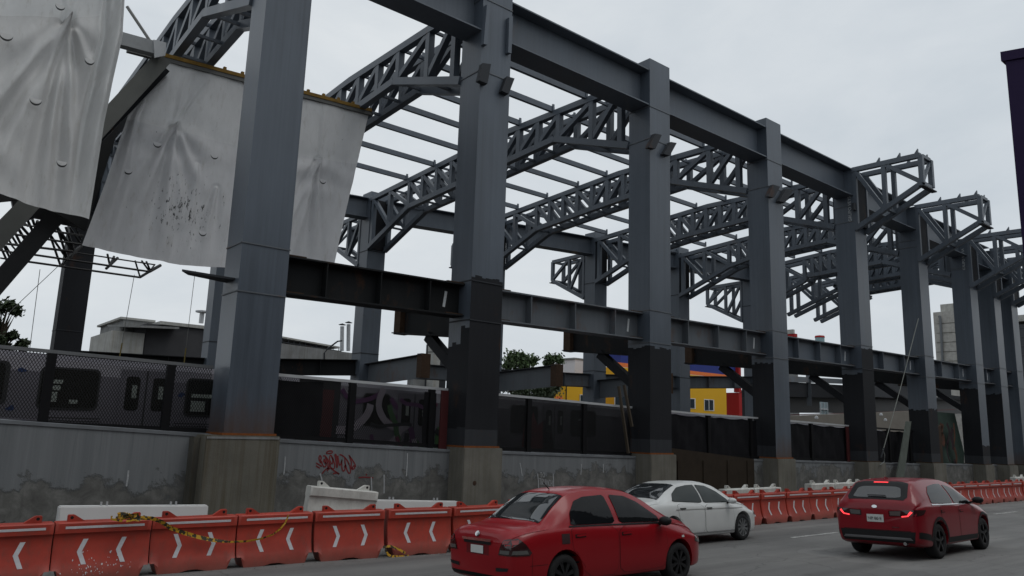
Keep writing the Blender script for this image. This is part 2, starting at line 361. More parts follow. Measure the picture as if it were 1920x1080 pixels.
# rubble heaped at the foot of the wall
m=MB(); gx=36; gy=10; vs=[]
for i in range(gx+1):
    for j in range(gy+1):
        x=-3+8.2*i/gx; y=16.6+2.02*j/gy; e=max(0,1-abs(x-.7)/4.6)
        vs.append((x,y,gz(x,y)-.06+ (j/gy)**1.3*1.15*e**.6*(.8+.4*random.random())*(.93 if j else 0)+.05*random.random()))
m.add(vs,[(i*(gy+1)+j,(i+1)*(gy+1)+j,(i+1)*(gy+1)+j+1,i*(gy+1)+j+1) for i in range(gx) for j in range(gy)])
for _ in range(420):
    x=random.uniform(-2.5,4.8); y=random.uniform(16.9,18.5); e=max(0,1-abs(x-.7)/4.6); z=gz(x,y)+((y-16.6)/2.02)**1.3*1.1*e**.6
    s=random.uniform(.03,.11); c=V((x,y,z)); ps=[c+V((random.uniform(-1,1),random.uniform(-1,1),random.uniform(-.6,.8)))*s for _ in range(4)]
    m.add(ps,[(0,1,2),(0,2,3),(0,3,1),(1,3,2)])
o=m.build('rubble',plain('dark_rubble',(.050,.045,.038),.95,0,.2,.7,6,bumpst=.6)); tag(o,'dark loose rubble heaped against the foot of the peeling wall','rubble',kind='stuff')
# ---------------------------------------------------------------- steel columns on concrete pedestals
CX=[6.28,13.22,21.43,29.61,37.70,45.23,52.81,56.92,60.23]
PT=[-.40,-.63,-.80,-.96,-1.13,-1.22,-1.35,-1.40,-1.43]
CW,CD=1.21,1.06; Y0=18.0; Y1=Y0+CD
CT=[16.2,15.6,14.42,14.38,13.95,13.5,13.0,12.9,12.8]
def lowtop(x): return 4.05+.0135*x                      # top of the lower beams
def lowbot(x): return lowtop(x)-1.0
clab=['tallest grey steel column in front of the hanging white sheets, nearest the camera','grey steel column with two black tabs high on its front, right of the white sheets','grey and black steel column behind the white sedan, its top standing above the girder','steel column grey down its whole road face but black on its side','steel column with vertical white stencilled lettering near its cantilever bracket','black-footed steel column with a thin cable running down from it','steel column with a second faint stencilled line, before the concrete tower','narrow far steel column second from the right end of the row','far steel column at the right end of the front row']
plab=['streaky brown stained concrete pedestal under the tallest column','pale concrete pedestal with a rusty hole, behind the red sedan','pale concrete pedestal left of the brown hoarding','concrete pedestal right of the brown hoarding, behind the white sedan','concrete pedestal left of the red hatchback roof','mottled dark concrete pedestal right above the red hatchback roof','clean dark-sided concrete pedestal behind the far orange barriers','second concrete pedestal from the right end of the row','rightmost concrete pedestal of the row']
# dark primer heights (left face, front face) ; None -> grey down to the foot
DK=[(None,None),(2.35,4.45),(3.05,3.05),(3.1,None),(3.2,4.5),(1.7,1.75),(3.3,-.2),(3.2,None),(None,None)]
def quad(m,p,mi): m.add(p,[(0,1,2,3)],mi)
cols=[]
for i,x in enumerate(CX):
    zb=PT[i]; zt=CT[i]; X1=x+CW
    t=thing('steel_column',clab[i],'column',(x+CW/2,Y0+CD/2,zb),'steel columns of the front row'); cols.append(t)
    m=MB(); dl,df=DK[i]; yb=Y0+CD
    foot=zb+.52
    def face(pa,pb,dk,steps):
        ns=len(steps)
        for k in range(ns):
            a=V(pa).lerp(V(pb),k/ns); b_=V(pa).lerp(V(pb),(k+1)/ns)
            if dk is None: segs=[(zb,zt,0)]
            else: segs=[(zb,foot+.1*steps[k],2),(foot+.1*steps[k],dk+steps[k],1),(dk+steps[k],zt,0)]
            for z0,z1,mi in segs: quad(m,[(a.x,a.y,z0),(b_.x,b_.y,z0),(b_.x,b_.y,z1),(a.x,a.y,z1)],mi)
    jl=[0,.12,.05,.6,.52] if i==1 else [0,.02,-.02,0]
    rj=random.Random(i); fj=[rj.uniform(-.05,.05) for _ in range(9)]; jl=jl if i==1 else [rj.uniform(-.06,.06) for _ in range(8)]
    face((x,yb,0),(x,Y0,0),dl,jl); face((x,Y0,0),(X1,Y0,0),df,fj); face((X1,Y0,0),(X1,yb,0),dl,[0]); face((X1,yb,0),(x,yb,0),dl,[0])
    quad(m,[(x,Y0,zt),(X1,Y0,zt),(X1,yb,zt),(x,yb,zt)],0)
    m.build('shaft',[SHAFT,DARK,DARK2],t,fixn=False)
    for zz in ((lowtop(x)+.08,lowbot(x)-.12,11.1,zt-2.0) if i else (lowtop(x)+.08,lowbot(x)-.12)):
        mm=MB()
        for a,b_ in (((x-.012,yb),(x-.012,Y0-.012)),((x-.012,Y0-.012),(X1+.012,Y0-.012))):
            mm.bar((a[0],a[1],zz),(b_[0],b_[1],zz),.02,.035)
        mm.build('weld_seam',STEEL2 if (df is None or zz>df+.05) else DARK2,t)
    mm=MB(); mm.box(x-.05,X1+.05,Y0-.05,yb+.05,zb,zb+.05); mm.build('base_plate',RUSTO if i in(0,1,2,3) else RUST,t)
    if i==0:
        mm=MB(); mm.prism([(5.05,18.3,3.33),(x,18.25,3.30),(x,18.85,3.30),(5.35,18.85,3.36)],(0,0,.05)); mm.build('splice_plate',DARK2,t)
    # pedestal
    pt=thing('concrete_pedestal',plab[i],'pedestal',(x+CW/2,Y0+CD/2,gz(x,Y0)),'concrete pedestals under the front columns')
    mm=MB(); g=gz(x,Y0)-.3; a=x-.42 if i==0 else x-.09
    mm.box(a,X1+.13,Y0-.12,Y0+.9,g,zb-.003); mm.build('pedestal_block',CONC1 if i==0 else CONC,pt,bevel=.02)
    if i==0:
        mm=MB(); mm.box(5.72,a,18.25,Y0+.9,g,zb-.06); mm.build('stained_side_block',CONCD,pt)
        mm=MB(); mm.box(a+.02,X1+.10,Y0-.135,Y0-.12,zb-.08,zb-.03); mm.build('crumbled_edge',CONCG,pt)
    if i in(4,5,7):
        mm=MB(); mm.box(X1+.16,X1+1.0,Y0+.1,Y0+.85,g,zb-.05); mm.build('side_block',CONC,pt,bevel=.02)
    if i==1:
        mm=MB(); c=at(890,906,Y0-.125); mm.lathe([(0,0),(.045,0),(.07,-.004)],c,(0,-1,0),12); mm.build('rusty_hole',RUST,pt)
# tabs and stub plates left on the column faces
def tab(col,pts,e,name='lug_plate',mat=DARK2): mm=MB(); mm.prism(pts,e); mm.build(name,mat,cols[col])
def ppx(l,Y): return [at(px,py,Y) for px,py in l]
tab(1,ppx([(905,118),(921,120),(914,157),(898,150)],Y0-.22),(0.02,.20,0))
tab(1,ppx([(951,143),(965,147),(954,176),(941,170)],Y0-.22),(0.02,.20,0))
tab(1,ppx([(913,8),(919,6),(914,84),(907,82)],Y0-.16),(0,.15,0),mat=STEEL); tab(1,ppx([(955,32),(962,30),(959,100),(953,98)],Y0-.16),(0,.15,0),mat=STEEL)
tab(2,ppx([(1229,250),(1241,253),(1229,279),(1216,276)],Y0-.2),(0,.18,0)); tab(2,ppx([(1258,266),(1269,268),(1256,292),(1245,288)],Y0-.2),(0,.18,0))
tab(3,ppx([(1450,346),(1463,350),(1452,370),(1440,368)],Y0-.2),(0,.18,0)); tab(3,ppx([(1474,354),(1488,356),(1472,380),(1461,377)],Y0-.2),(0,.18,0))
tab(4,ppx([(1601,380),(1606,381),(1606,394),(1601,393)],Y0-.15),(0,.13,0))
# stencilled lettering
def text_mesh(body,size,name,mat,parent,mw):
    cu=bpy.data.curves.new(name,'FONT'); cu.body=body; cu.size=size; cu.extrude=.001
    tmp=bpy.data.objects.new(name,cu); COL.objects.link(tmp); dg=bpy.context.evaluated_depsgraph_get()
    me=bpy.data.meshes.new_from_object(tmp.evaluated_get(dg)); bpy.data.objects.remove(tmp)
    me.transform(Matrix.Translation(-W[parent])@mw); me.materials.clear(); me.materials.append(mat); me.name=name
    o=bpy.data.objects.new(name,me); COL.objects.link(o); o.parent=parent; W[o]=W[parent]; return o
R90=Matrix.Rotation(PI/2,4,'X')
def stencil(ci,px,py,size,body):
    p=at(px,py,0) if False else None
    q=atx(px,py,CX[ci]-.016)
    rot=Matrix(((0,0,-1,0),(0,-1,0,0),(1,0,0,0),(0,0,0,1)))   # reads upward on the left face
    rot=Matrix(((0,0,-1),(0,1,0),(1,0,0))).to_4x4()
    rot=Matrix(((0,0,-1),(0,-1,0),(1,0,0)))
    # text x -> +z, text y -> -y... keep it right-handed for a viewer on the -x side
    ex=V((0,0,1)); ey=V((0,1,0)); ez=ex.cross(ey)
    mw=Matrix((ex,ey,ez)).transposed().to_4x4(); mw.translation=q
    text_mesh(body,size,'stencilled_lettering',CHALK2,cols[ci],mw)
stencil(4,1597,415,.235,'GRUPO VEYSA'); stencil(6,1810,506,.22,'GRUPO VEYSA')
# ---------------------------------------------------------------- girders
def ibeam(name,label,cat,p,q,depth,fw,mats,group,stiff=0,web_off=0,pads=False,tf=.045):
    """p,q: ends at top level"""
    p=V(p);q=V(q); t=thing(name,label,cat,(p+q)/2-V((0,0,depth)),group); L=(q-p).length; d=(q-p).normalized(); a=V((d.y,-d.x,0)).normalized()
    dz=V((0,0,1))
    mm=MB(); mm.bar(p-dz*tf/2,q-dz*tf/2,fw,tf); mm.build('top_flange',mats[0],t)
    mm=MB(); mm.bar(p-dz*(depth-tf/2),q-dz*(depth-tf/2),fw,tf); mm.build('bottom_flange',mats[0],t)
    mm=MB(); mm.bar(p-dz*depth/2,q-dz*depth/2,.035,depth-2*tf); mm.build('web',mats[1],t)
    for k in range(stiff):
        c=p.lerp(q,(k+.75)/(stiff+.5))-dz*depth/2
        for s in (1,):
            mm=MB(); o=a*(s*(fw/4)); mm.bar(c+o-dz*(depth/2-tf),c+o+dz*(depth/2-tf),.03,fw/2-.03,up=a); mm.build('stiffener',mats[1],t)
    if pads:
        mm=MB(); c=q-d*.55-dz*depth*.5+a*.02; mm.bar(c-dz*.24,c+dz*.24+d*.06,.012,.09,up=d); mm.build('white_chalk_mark',CHALK2,t)
        for e,s in ((p,1),(q,-1)):
            for z in (0.022,-depth+.06):
                mm=MB(); mm.bar(e+d*s*.02+dz*z,e+d*s*.62+dz*z,fw*.9,.03); mm.build('backing_plate',RUST,t)
    return t
n=len(CX)
bl=['black primed lower girder with a dark web between the two leftmost front columns','weathered grey lower girder with stiffeners above the red sedan','grey lower girder with stiffeners above the brown hoarding','grey lower girder right of the column that is grey to its foot','short grey lower girder ending at the cable-stayed column','grey lower girder below the concrete tower','far lower girder second from the right end','far lower girder at the right end of the row']
for i in range(n-1):
    a=CX[i]+CW; b_=CX[i+1]
    mats=[BEAMK,BEAMK] if i==0 else ([STEEL2,STEEL2] if i<3 else [STEEL2,STEEL])
    ibeam('lower_girder',bl[i],'girder',(a,18.62,lowtop(a)),(b_,18.62,lowtop(b_)),1.0,.62,mats,'lower girders of the front row',stiff=[3,3,3,3,2,2,1,1][i],pads=True)
tl=['upper girder leaving the top of the frame at the left','long grey upper girder from the column with two black tabs','grey upper girder joining the third and fourth front columns','grey upper girder ending at the first cantilever bracket','upper girder behind the first cantilever bracket','upper girder behind the second cantilever bracket','far upper girder second from the right','far upper girder at the right end']
for i in range(n-1):
    a=CX[i]+CW; b_=CX[i+1]; z0=13.97 if i<4 else 13.6-.25*(i-4); z1=13.97 if i<4 else 13.6-.25*(i-4)
    ibeam('upper_girder',tl[i],'girder',(a,18.5,z0),(b_,18.5,z1),1.5,.95,[STEEL,STEEL],'upper girders of the front row',stiff=0,tf=.05)
# ---------------------------------------------------------------- back row
def YB(x): return 39.85-.197*(x-21.43)
BX=CX[:7]
bcl=['dark steel column standing alone below the middle white sheet','back-row steel column hidden behind the white sheets','pale-sided back-row steel column right of the white sheets','back-row steel column almost hidden by the second front column','back-row steel column left of the third front column','back-row steel column right of the third front column','distant back-row steel column right of the fourth front column']
bcols=[]
for i,x in enumerate(BX):
    y=YB(x); t=thing('steel_column',bcl[i],'column',(x+CW/2,y+CD/2,-1.7),'steel columns of the back row'); bcols.append(t)
    mm=MB(); mm.box(x,x+CW,y,y+CD,-1.7,13.9,); mm.build('shaft',DARK if i==0 else STEEL,t)
    for zz in (10.2,4.0):
        mm=MB(); mm.bar((x-.012,y+CD,zz),(x-.012,y-.012,zz),.02,.04); mm.bar((x,y-.012,zz),(x+CW,y-.012,zz),.02,.04); mm.build('weld_seam',DARK2,t)
    if i>1:
        mm=MB(); mm.box(x+.1,x+CW-.1,y-.10,y-.003,10.3,13.4); mm.build('gusset_plate',DARK,t)
for i in range(len(BX)-1):
    a=BX[i]+CW; b_=BX[i+1]; ya,yb=YB(a)+.5,YB(b_)+.5
    ibeam('upper_girder','back-row upper girder, '+ORD[i]+' from the left','girder',(a,ya,13.5),(b_,yb,13.5),1.25,.8,[STEEL,STEEL],'upper girders of the back row')
    zlb=lambda x:interp([(6,3.05),(13,3.1),(20,3.6),(30,3.65),(38,3.8),(47,4.2),(54,4.6)],x)
    ibeam('lower_girder','back-row lower girder, '+ORD[i]+' from the left','girder',(a,ya,zlb(a)),(b_,yb,zlb(b_)),.92,.6,[BEAMK,BEAMK] if i<2 else [DARK2,STEEL2],'lower girders of the back row',stiff=2)
# ---------------------------------------------------------------- roof trusses
def seg(name,p,q,w,h,mat,par,up=(1,0,0)): mm=MB(); mm.bar(p,q,w,h,up); return mm.build(name,mat,par)
def plerp(tab,y): return interp(tab,y)
trl=['box roof truss high at the left, rising behind the tallest column','box roof truss from the second front column, meeting the right end of the yellow rail','third box roof truss from the left, ending at the pale-sided back column','fourth box roof truss from the left, behind the third front column','fifth box roof truss from the left, over the back column with a hanging bracket','sixth box roof truss from the left','seventh box roof truss from the left','eighth box roof truss from the left','farthest box roof truss at the right end']
trusses=[]
for i,x in enumerate(CX):
    ye=YB(x) if i<7 else YB(CX[6])-(i-6)*.5; yf=Y1+.02
    t=thing('roof_truss',trl[i],'truss',(x+CW/2,yf,10.3),'box trusses carrying the roof'); trusses.append(t)
    off=0 if i<4 else -.12*(i-3)
    top=[(yf,13.72+off),(yf+8,13.90+off),(ye,13.38+off)]
    bot=[(yf,11.10+off),(yf+4.35,12.60+off),(yf+10,12.32+off),(ye-4.4,12.0+off),(ye,10.35+off)]
    ysn=[yf+.45,yf+2.08]+[yf+4.1+(ye-4.4-yf-4.1)*k/9 for k in range(10)]+[ye-2.3,ye-.35]; npan=13; mid=7
    for s,xx in enumerate((x+.06,x+CW-.06)):
        for tabl,nm in ((top,'top_chord'),(bot,'bottom_chord')):
            mm=MB()
            for (a,za),(b_,zb) in zip(tabl,tabl[1:]): mm.bar((xx,a,za),(xx,b_,zb),.27,.27,(1,0,0))
            mm.build(nm,STEEL,t)
        for k,y in enumerate(ysn):
            z0,z1=plerp(bot,y)+.1,plerp(top,y)-.1
            seg('vertical_strut',(xx,y,z0),(xx,y,z1),.24,.24,STEEL,t)
            if k<npan:
                y2=ysn[k+1]
                if k<mid: p,q=(xx,y,plerp(top,y)-.1),(xx,y2,plerp(bot,y2)+.1)
                else: p,q=(xx,y,plerp(bot,y)+.1),(xx,y2,plerp(top,y2)-.1)
                seg('diagonal_strut',p,q,.21,.21,STEEL,t)
    for k in range(1,npan,1):
        y=ysn[k]
        for tabl in (top,bot):
            z=plerp(tabl,y); seg('cross_tie',(x+.17,y,z),(x+CW-.17,y,z),.10,.10,STEEL,t,(0,0,1))
# purlins between the trusses
PY=[21.5,23.6,25.9,28.1,30.4,33.1,35.9]
rw=['nearest the front row','second from the front','third from the front','fourth from the front','fourth from the back','third from the back','nearest the back row']
rw=['first','second','third','fourth','fifth','sixth','seventh']
for b_ in range(1,6):
    for k,y in enumerate(PY):
        y=y-.012*b_*(k)**1.2
        x0,x1=CX[b_]+CW-.05,CX[b_+1]+.05; off=0 if b_<3 else -.12*(b_-2)
        zt=plerp([(19,13.72),(27,13.9),(39.8,13.38)],y)+.20+off
        t=thing('purlin',rw[k]+' purlin from the road in the '+ORD[b_]+' roof bay','purlin',((x0+x1)/2,y,zt),'slim grey purlins across the roof trusses')
        mm=MB(); mm.bar((x0,y,zt),(x1,y,zt),.15,.25); mm.build('beam',STEEL,t)
        for e in (x0+.1,x1-.1): mm=MB(); mm.box(e-.05,e+.05,y-.12,y-.05,zt-.12,zt+.22); mm.build('clip',STEEL,t)
# cantilever brackets: road side (from the fifth column on) and back side
def bracket(x,yc,sgn,ztop,label,group,lugs=True):
    t=thing('cantilever_bracket',label,'bracket',(x+CW/2,yc,ztop-3.2),group); L=3.4
    def yy(u): return yc+sgn*u
    zt=lambda u: ztop-.02*u
    zo=lambda u: ztop-3.2+(3.2-1.5)*u/L
    for xx in (x+.05,x+CW-.05):
        seg('top_chord',(xx,yy(0),zt(0)),(xx,yy(L),zt(L)),.24,.24,STEEL,t); seg('bottom_chord',(xx,yy(.02),zo(0)),(xx,yy(L),zo(L)),.24,.24,STEEL,t)
        seg('end_post',(xx,yy(L),zo(L)),(xx,yy(L),zt(L)),.22,.22,STEEL,t); seg('vertical_strut',(xx,yy(L*.47),zo(L*.47)),(xx,yy(L*.47),zt(L*.47)),.2,.2,STEEL,t)
        seg('wall_post',(xx,yy(.1),zo(0)),(xx,yy(.1),zt(0)),.18,.18,STEEL,t)
        seg('diagonal_strut',(xx,yy(.15),zt(0)-.1),(xx,yy(L*.45),zo(L*.45)),.19,.19,STEEL,t); seg('diagonal_strut',(xx,yy(L*.5),zt(L*.5)-.1),(xx,yy(L-.05),zo(L)+.1),.19,.19,STEEL,t)
        if lugs:
            for u in (L*.42,L*.72,L-.1): mm=MB(); mm.prism([(xx-.06,yy(u),zt(u)+.12),(xx-.06,yy(u-.18),zt(u)+.12),(xx-.06,yy(u),zt(u)+.36)],(.12,0,0)); mm.build('purlin_clip',STEEL,t)
    for u,f in ((L,zt),(L,zo),(L*.47,zt),(L*.47,zo)):
        seg('cross_tie',(x+.17,yy(u),f(u)),(x+CW-.17,yy(u),f(u)),.16,.16,STEEL,t,(0,0,1))
    seg('cross_tie',(x+.12,yy(L),zo(L)+.1),(x+CW-.12,yy(L),zt(L)-.1),.13,.13,STEEL,t,(0,1,0))
    mm=MB(); mm.box(x+.2,x+CW-.2,min(yy(.003),yy(.16)),max(yy(.003),yy(.16)),ztop-3.0,ztop-.5); mm.build('bearing_plate',DARK,t)
    mm=MB(); mm.box(x-.15,x+CW+.15,min(yy(L-.1),yy(L+.15)),max(yy(L-.1),yy(L+.15)),zo(L)-.20,zo(L)-.14); mm.build('end_plate',DARK2,t)
fl=['first cantilever bracket over the road, left of and highest in the stepped row','second cantilever bracket over the road from the left','third cantilever bracket over the road, cut by the right edge of the photo','fourth cantilever bracket over the road','fifth and farthest cantilever bracket over the road']
for k,i in enumerate((4,5,6,7,8)): bracket(CX[i],Y0,-1,[13.86,13.45,13.0,12.9,12.8][k],fl[k],'cantilever brackets over the road')
bk=['small back cantilever bracket just right of the white sheets','back cantilever bracket behind the second front column','back cantilever bracket hanging left of the third front column','back cantilever bracket right of the third front column','farthest back cantilever bracket']
for k,i in enumerate((2,3,4,5,6)): bracket(CX[i],YB(CX[i])+CD,1,12.6-.1*k,bk[k],'cantilever brackets behind the back row',False)
# platform stub beams with raking braces
sl=['dark platform stub beam with a rusty end left of the second front column','dark platform stub beam with a rusty end left of the third front column','dark platform stub beam left of the fourth front column','platform stub beam left of the fifth front column','platform stub beam left of the sixth front column','far platform stub beam left of the seventh column']
for k,i in enumerate((1,2,3,4,5,6)):
    x=CX[i]+.3; t=thing('stub_beam',sl[k],'beam',(x+.3,Y1,2.0),'platform stub beams on the front columns')
    zt=lowbot(x)+.85; ye=23.0
    mm=MB(); mm.prism([(x+.28,Y1+.01,zt),(x+.28,ye,zt),(x+.28,ye,zt-.95),(x+.28,Y1+.01,zt-1.35)],(.04,0,0)); mm.build('web',BEAMK,t)
    mm=MB(); mm.bar((x+.3,Y1+.01,zt+.02),(x+.3,ye,zt+.02),.6,.04); mm.build('top_flange',BEAMK,t)
    mm=MB(); mm.bar((x+.3,Y1+.01,zt-1.37),(x+.3,ye,zt-.97),.6,.04); mm.build('bottom_flange',BEAMK,t)
    mm=MB(); mm.box(x+.08,x+.52,ye-.4,ye,zt-1.02,zt+.05); mm.build('rusty_end_block',RUST,t)
    seg('raking_brace',(x+.3,Y1+.02,zt-2.6),(x+.3,Y1+2.0,zt-1.2),.34,.28,DARK,t)
sb=['back platform stub with a rusty box end, seen left of the second front column','back platform stub with a rusty box end right of the second front column','back platform stub beam right of the third front column']
for k,i in enumerate((2,3,4)):
    x=CX[i]+.3; yb=YB(CX[i]); ye=yb-6; t=thing('stub_beam',sb[k],'beam',(x+.3,yb,2.2),'platform stub beams on the back columns'); zt=3.35
    mm=MB(); mm.prism([(x+.28,yb-.01,zt),(x+.28,ye,zt+.25),(x+.28,ye,zt-.95),(x+.28,yb-.01,zt-1.2)],(.04,0,0)); mm.build('web',STEEL2,t)
    mm=MB(); mm.bar((x+.3,yb-.01,zt+.02),(x+.3,ye,zt+.27),.6,.04); mm.build('top_flange',DARK2,t)
    mm=MB(); mm.box(x+.02,x+.58,ye-.12,ye+.35,zt-.95,zt+.33); mm.build('rusty_end_block',RUST,t)
# ================================================================ fence and train
FT=[(-30,1.9),(3,1.27),(6.2,1.19),(7.7,1.12),(13,1.04),(17.7,.94),(25,.76),(29.4,.73),(37.7,.60),(62,.30)]
FY=18.82
WIRE=plain('dark_expanded_metal',(.012,.0125,.0135),.6,.0,.15,.3,10); POSTM=plain('black_fence_post',(.009,.009,.010),.6,0,.1,.3,8)
CLOTH=plain('black_shade_cloth',(.012,.012,.014),.95,0,.1,.6,2.5,bumpst=.4)
RAILW=plain('weathered_white_rail',(.42,.43,.44),.6,0,.4,.3,2.5); MAROON=plain('dark_red_post',(.060,.010,.011),.6,0,.4,.3,3); BROWN=plain('dark_brown_board',(.030,.022,.015),.9,0,.2,.5,2,bumpst=.3)
def mesh_panel(x0,x1,pitch,w,par,name='expanded_mesh'):
    mm=MB(); z0=lambda x:interp(WT,x)+.10; z1=lambda x:interp(FT,x)-.04; H=z1((x0+x1)/2)-z0((x0+x1)/2); sl=.62
    c=x0-H*sl
    while c<x1+H*sl:
        for s in (1,-1):
            # u = c + s*sl*H*v , v in 0..1
            v0,v1=0.,1.; d=s*sl*H
            for lim,sg in ((x0,1),(x1,-1)):
                vv=(lim-c)/d
                if (d*sg)>0: v0=max(v0,vv)
                else: v1=min(v1,vv)
            if v1-v0>.01:
                pts=[]
                for v in (v0,v1):
                    u=c+d*v; pts.append(V((u,FY+.004*s,z0(u)+(z1(u)-z0(u))*v)))
                mm.ribbon(pts,w,NW)
        c+=pitch
    return mm.build(name,WIRE,par,fixn=False)
def fence(x0,x1,label,posts,panels,rail=RAILW,red=None):
    t=thing('fence_panel',label,'fence',((x0+x1)/2,FY,interp(WT,(x0+x1)/2)),'track fence panels between the columns')
    mm=MB(); k=8
    for i in range(k):
        a=x0+(x1-x0)*i/k;b_=x0+(x1-x0)*(i+1)/k; mm.bar((a,FY,interp(FT,a)),(b_,FY,interp(FT,b_)),.10,.075)
    mm.build('top_rail',rail,t)
    mm=MB(); mm.bar((x0,FY,interp(WT,x0)+.13),(x1,FY,interp(WT,x1)+.13),.07,.10); mm.build('bottom_rail',POSTM,t)
    for px in posts:
        mm=MB(); mm.box(px-.09,px+.09,FY-.07,FY+.07,interp(WT,px)-.05,interp(FT,px)-.038); mm.build('post',POSTM,t)
    for (a,b_,kind) in panels:
        if kind=='mesh': mesh_panel(a,b_,.062,.012,t)
        elif kind=='dense': mesh_panel(a,b_,.045,.022,t)
        elif kind=='cloth':
            mm=MB(); nx=max(2,int((b_-a)/.1)); nz=12; vs=[]
            for i in range(nx+1):
                for j in range(nz+1):
                    x=a+(b_-a)*i/nx; z0=interp(WT,x)+.12; z1=interp(FT,x)-.08-.05*abs(math.sin(x*2.1))
                    vs.append((x,FY+.03+.02*math.sin(x*5+j*.5)+.012*math.sin(x*13),z0+(z1-z0)*j/nz))
            mm.add(vs,[(i*(nz+1)+j,(i+1)*(nz+1)+j,(i+1)*(nz+1)+j+1,i*(nz+1)+j+1) for i in range(nx) for j in range(nz)]); mm.build('shade_cloth',CLOTH,t,smooth=60)
    if red: mm=MB(); mm.box(red-.13,red+.13,FY-.12,FY-.072,interp(WT,red)-.02,interp(FT,red)-.038); mm.build('red_cover_strip',MAROON,t)
    return t
fence(-8,6.15,'open diamond mesh fence in front of the grey train at the left',[-6.2,-1.6,2.75,5.2],[(-8,6.15,'mesh')],rail=plain('dull_grey_rail',(.13,.135,.14),.6))
fence(7.55,13.1,'mesh fence over the red graffiti tag, half covered by dark cloth',[7.6,9.95,12.55],[(7.6,9.1,'cloth'),(7.6,12.6,'mesh'),(12.3,12.75,'cloth')],red=12.95)
fence(14.5,21.35,'dark mesh fence on the wall with white chalk marks',[14.6,16.35,18.9],[(14.5,21.3,'dense')])
fence(22.7,29.55,'black cloth fence below the yellow building',[22.8,26,29],[(22.7,29.5,'cloth')])
fence(30.85,37.6,'black cloth fence with a dark red end post',[31,34],[(30.85,37.4,'cloth')],red=37.3)
fence(38.95,45.1,'low black fence panel behind the cable',[39,42,44.5],[(38.95,45.0,'cloth')],rail=POSTM)
t=thing('hoarding','dark brown rust-stained board covering the wall below the black cloth fence','hoarding',(25.6,18.5,-3),None)
mm=MB(); mm.prism([(22.75,18.52,-3.2),(28.75,18.52,-3.2),(28.75,18.52,-1.0),(22.75,18.52,-.55)],(0,.05,0)); mm.build('board',BROWN,t)
for x in (23.6,25.2,26.8,28.2): mm=MB(); mm.box(x,x+.07,18.48,18.517,-3.2,-1.05); mm.build('batten',BROWN,t)
# metro train
TRAIN=plain('grey_train_body',(.115,.108,.125),.45,.1,.5,.12,1.2); TDARK=plain('train_dark_gasket',(.010,.010,.010),.6); TGL=glassm('train_window_glass',(.012,.012,.010),.06,.5)
TLIGHT=plain('pale_window_daylight',(.20,.22,.20),.8,0,.1,.7,14); TBLUE=plain('blue_vinyl_stain',(.020,.035,.09),.8,0,.2,.3,8)  # pale patches paint daylight showing through the carriage windows
def train_car(x0,x1,label,wins,doors,extra=None):
    y0,y1=20.6,23.2; zb,zt=-.95,1.36
    t=thing('train_carriage',label,'train',((x0+x1)/2,(y0+y1)/2,-1.7),'carriages of the parked metro train')
    mm=MB(); pf=[(y0+.02,zb),(y0,zb+.35),(y0,zt-.45),(y0+.10,zt-.15),(y0+.4,zt),(y1-.4,zt),(y1-.1,zt-.15),(y1,zt-.45),(y1,zb)]
    sl=-.022
    mm.prism([(x0,y,z+sl*(x0-3)*.9) for y,z in pf],(x1-x0,0,sl*(x1-x0)*.9)); mm.build('body',TRAIN,t)
    off=lambda x: sl*(x-3)*.9
    mm=MB(); mm.box(x0+.5,x1-.5,y0+.2,y1-.2,-1.7+off((x0+x1)/2),zb+off((x0+x1)/2)-.02); mm.build('underframe',TDARK,t)
    for a,b_,bright in wins:
        z0,z1=.10+off(a),1.0+off(a); mm=MB()
        r=.12; P=[]
        for cx,cz,a0 in ((b_-r,z0+r,-90),(b_-r,z1-r,0),(a+r,z1-r,90),(a+r,z0+r,180)):
            for q in range(5): an=math.radians(a0+22.5*q); P.append((cx+r*math.cos(an),y0-.012,cz+r*math.sin(an)))
        mm.prism(P,(0,.03,0)); w=mm.build('window',TGL,t)
        mm=MB(); c=V(((a+b_)/2,0,(z0+z1)/2))
        for (u,v),(u2,v2) in zip([((p[0]-c.x),(p[2]-c.z)) for p in P],[((p[0]-c.x),(p[2]-c.z)) for p in P[1:]+P[:1]]):
            mm.add([(c.x+u,y0-.016,c.z+v),(c.x+u2,y0-.016,c.z+v2),(c.x+u2*1.07,y0-.016,c.z+v2*1.1),(c.x+u*1.07,y0-.016,c.z+v*1.1)],[(0,1,2,3)])
        o=mm.build('window_frame',TDARK,t); o.parent=w
        for (fx,fz,fw_,fh) in bright:
            mm=MB(); xx=a+(b_-a)*fx; zz=z0+(z1-z0)*fz; mm.box(xx,xx+(b_-a)*fw_,y0-.015,y0-.013,zz,zz+(z1-z0)*fh); o=mm.build('painted_daylight',TLIGHT,t); o.parent=w
    for a,b_ in doors:
        z0,z1=-.85+off(a),1.12+off(a); mid=(a+b_)/2
        for p,q in ((a,mid-.02),(mid+.02,b_)):
            mm=MB(); mm.box(p,q,y0-.02,y0-.003,z0,z1); dd=mm.build('door',TRAIN,t)
            mm=MB(); P=[]; r=.08; A,B,zz0,zz1=p+.13,q-.13,z0+.98,z1-.16
            for cx,cz,a0 in ((B-r,zz0+r,-90),(B-r,zz1-r,0),(A+r,zz1-r,90),(A+r,zz0+r,180)):
                for k in range(5): an=math.radians(a0+22.5*k); P.append((cx+r*math.cos(an),y0-.03,cz+r*math.sin(an)))
            mm.prism(P,(0,.012,0)); w=mm.build('door_window',TGL,t); w.parent=dd
            mm=MB(); mm.box(A+(B-A)*.45,A+(B-A)*.8,y0-.034,y0-.032,zz0+.3,zz0+.62); o=mm.build('painted_daylight',TLIGHT,t); o.parent=w
        mm=MB(); mm.box(mid-.02,mid+.02,y0-.022,y0-.003,z0-.1,z1); mm.build('door_seal',TDARK,t)
    if extra: extra(t,y0,off)
    return t
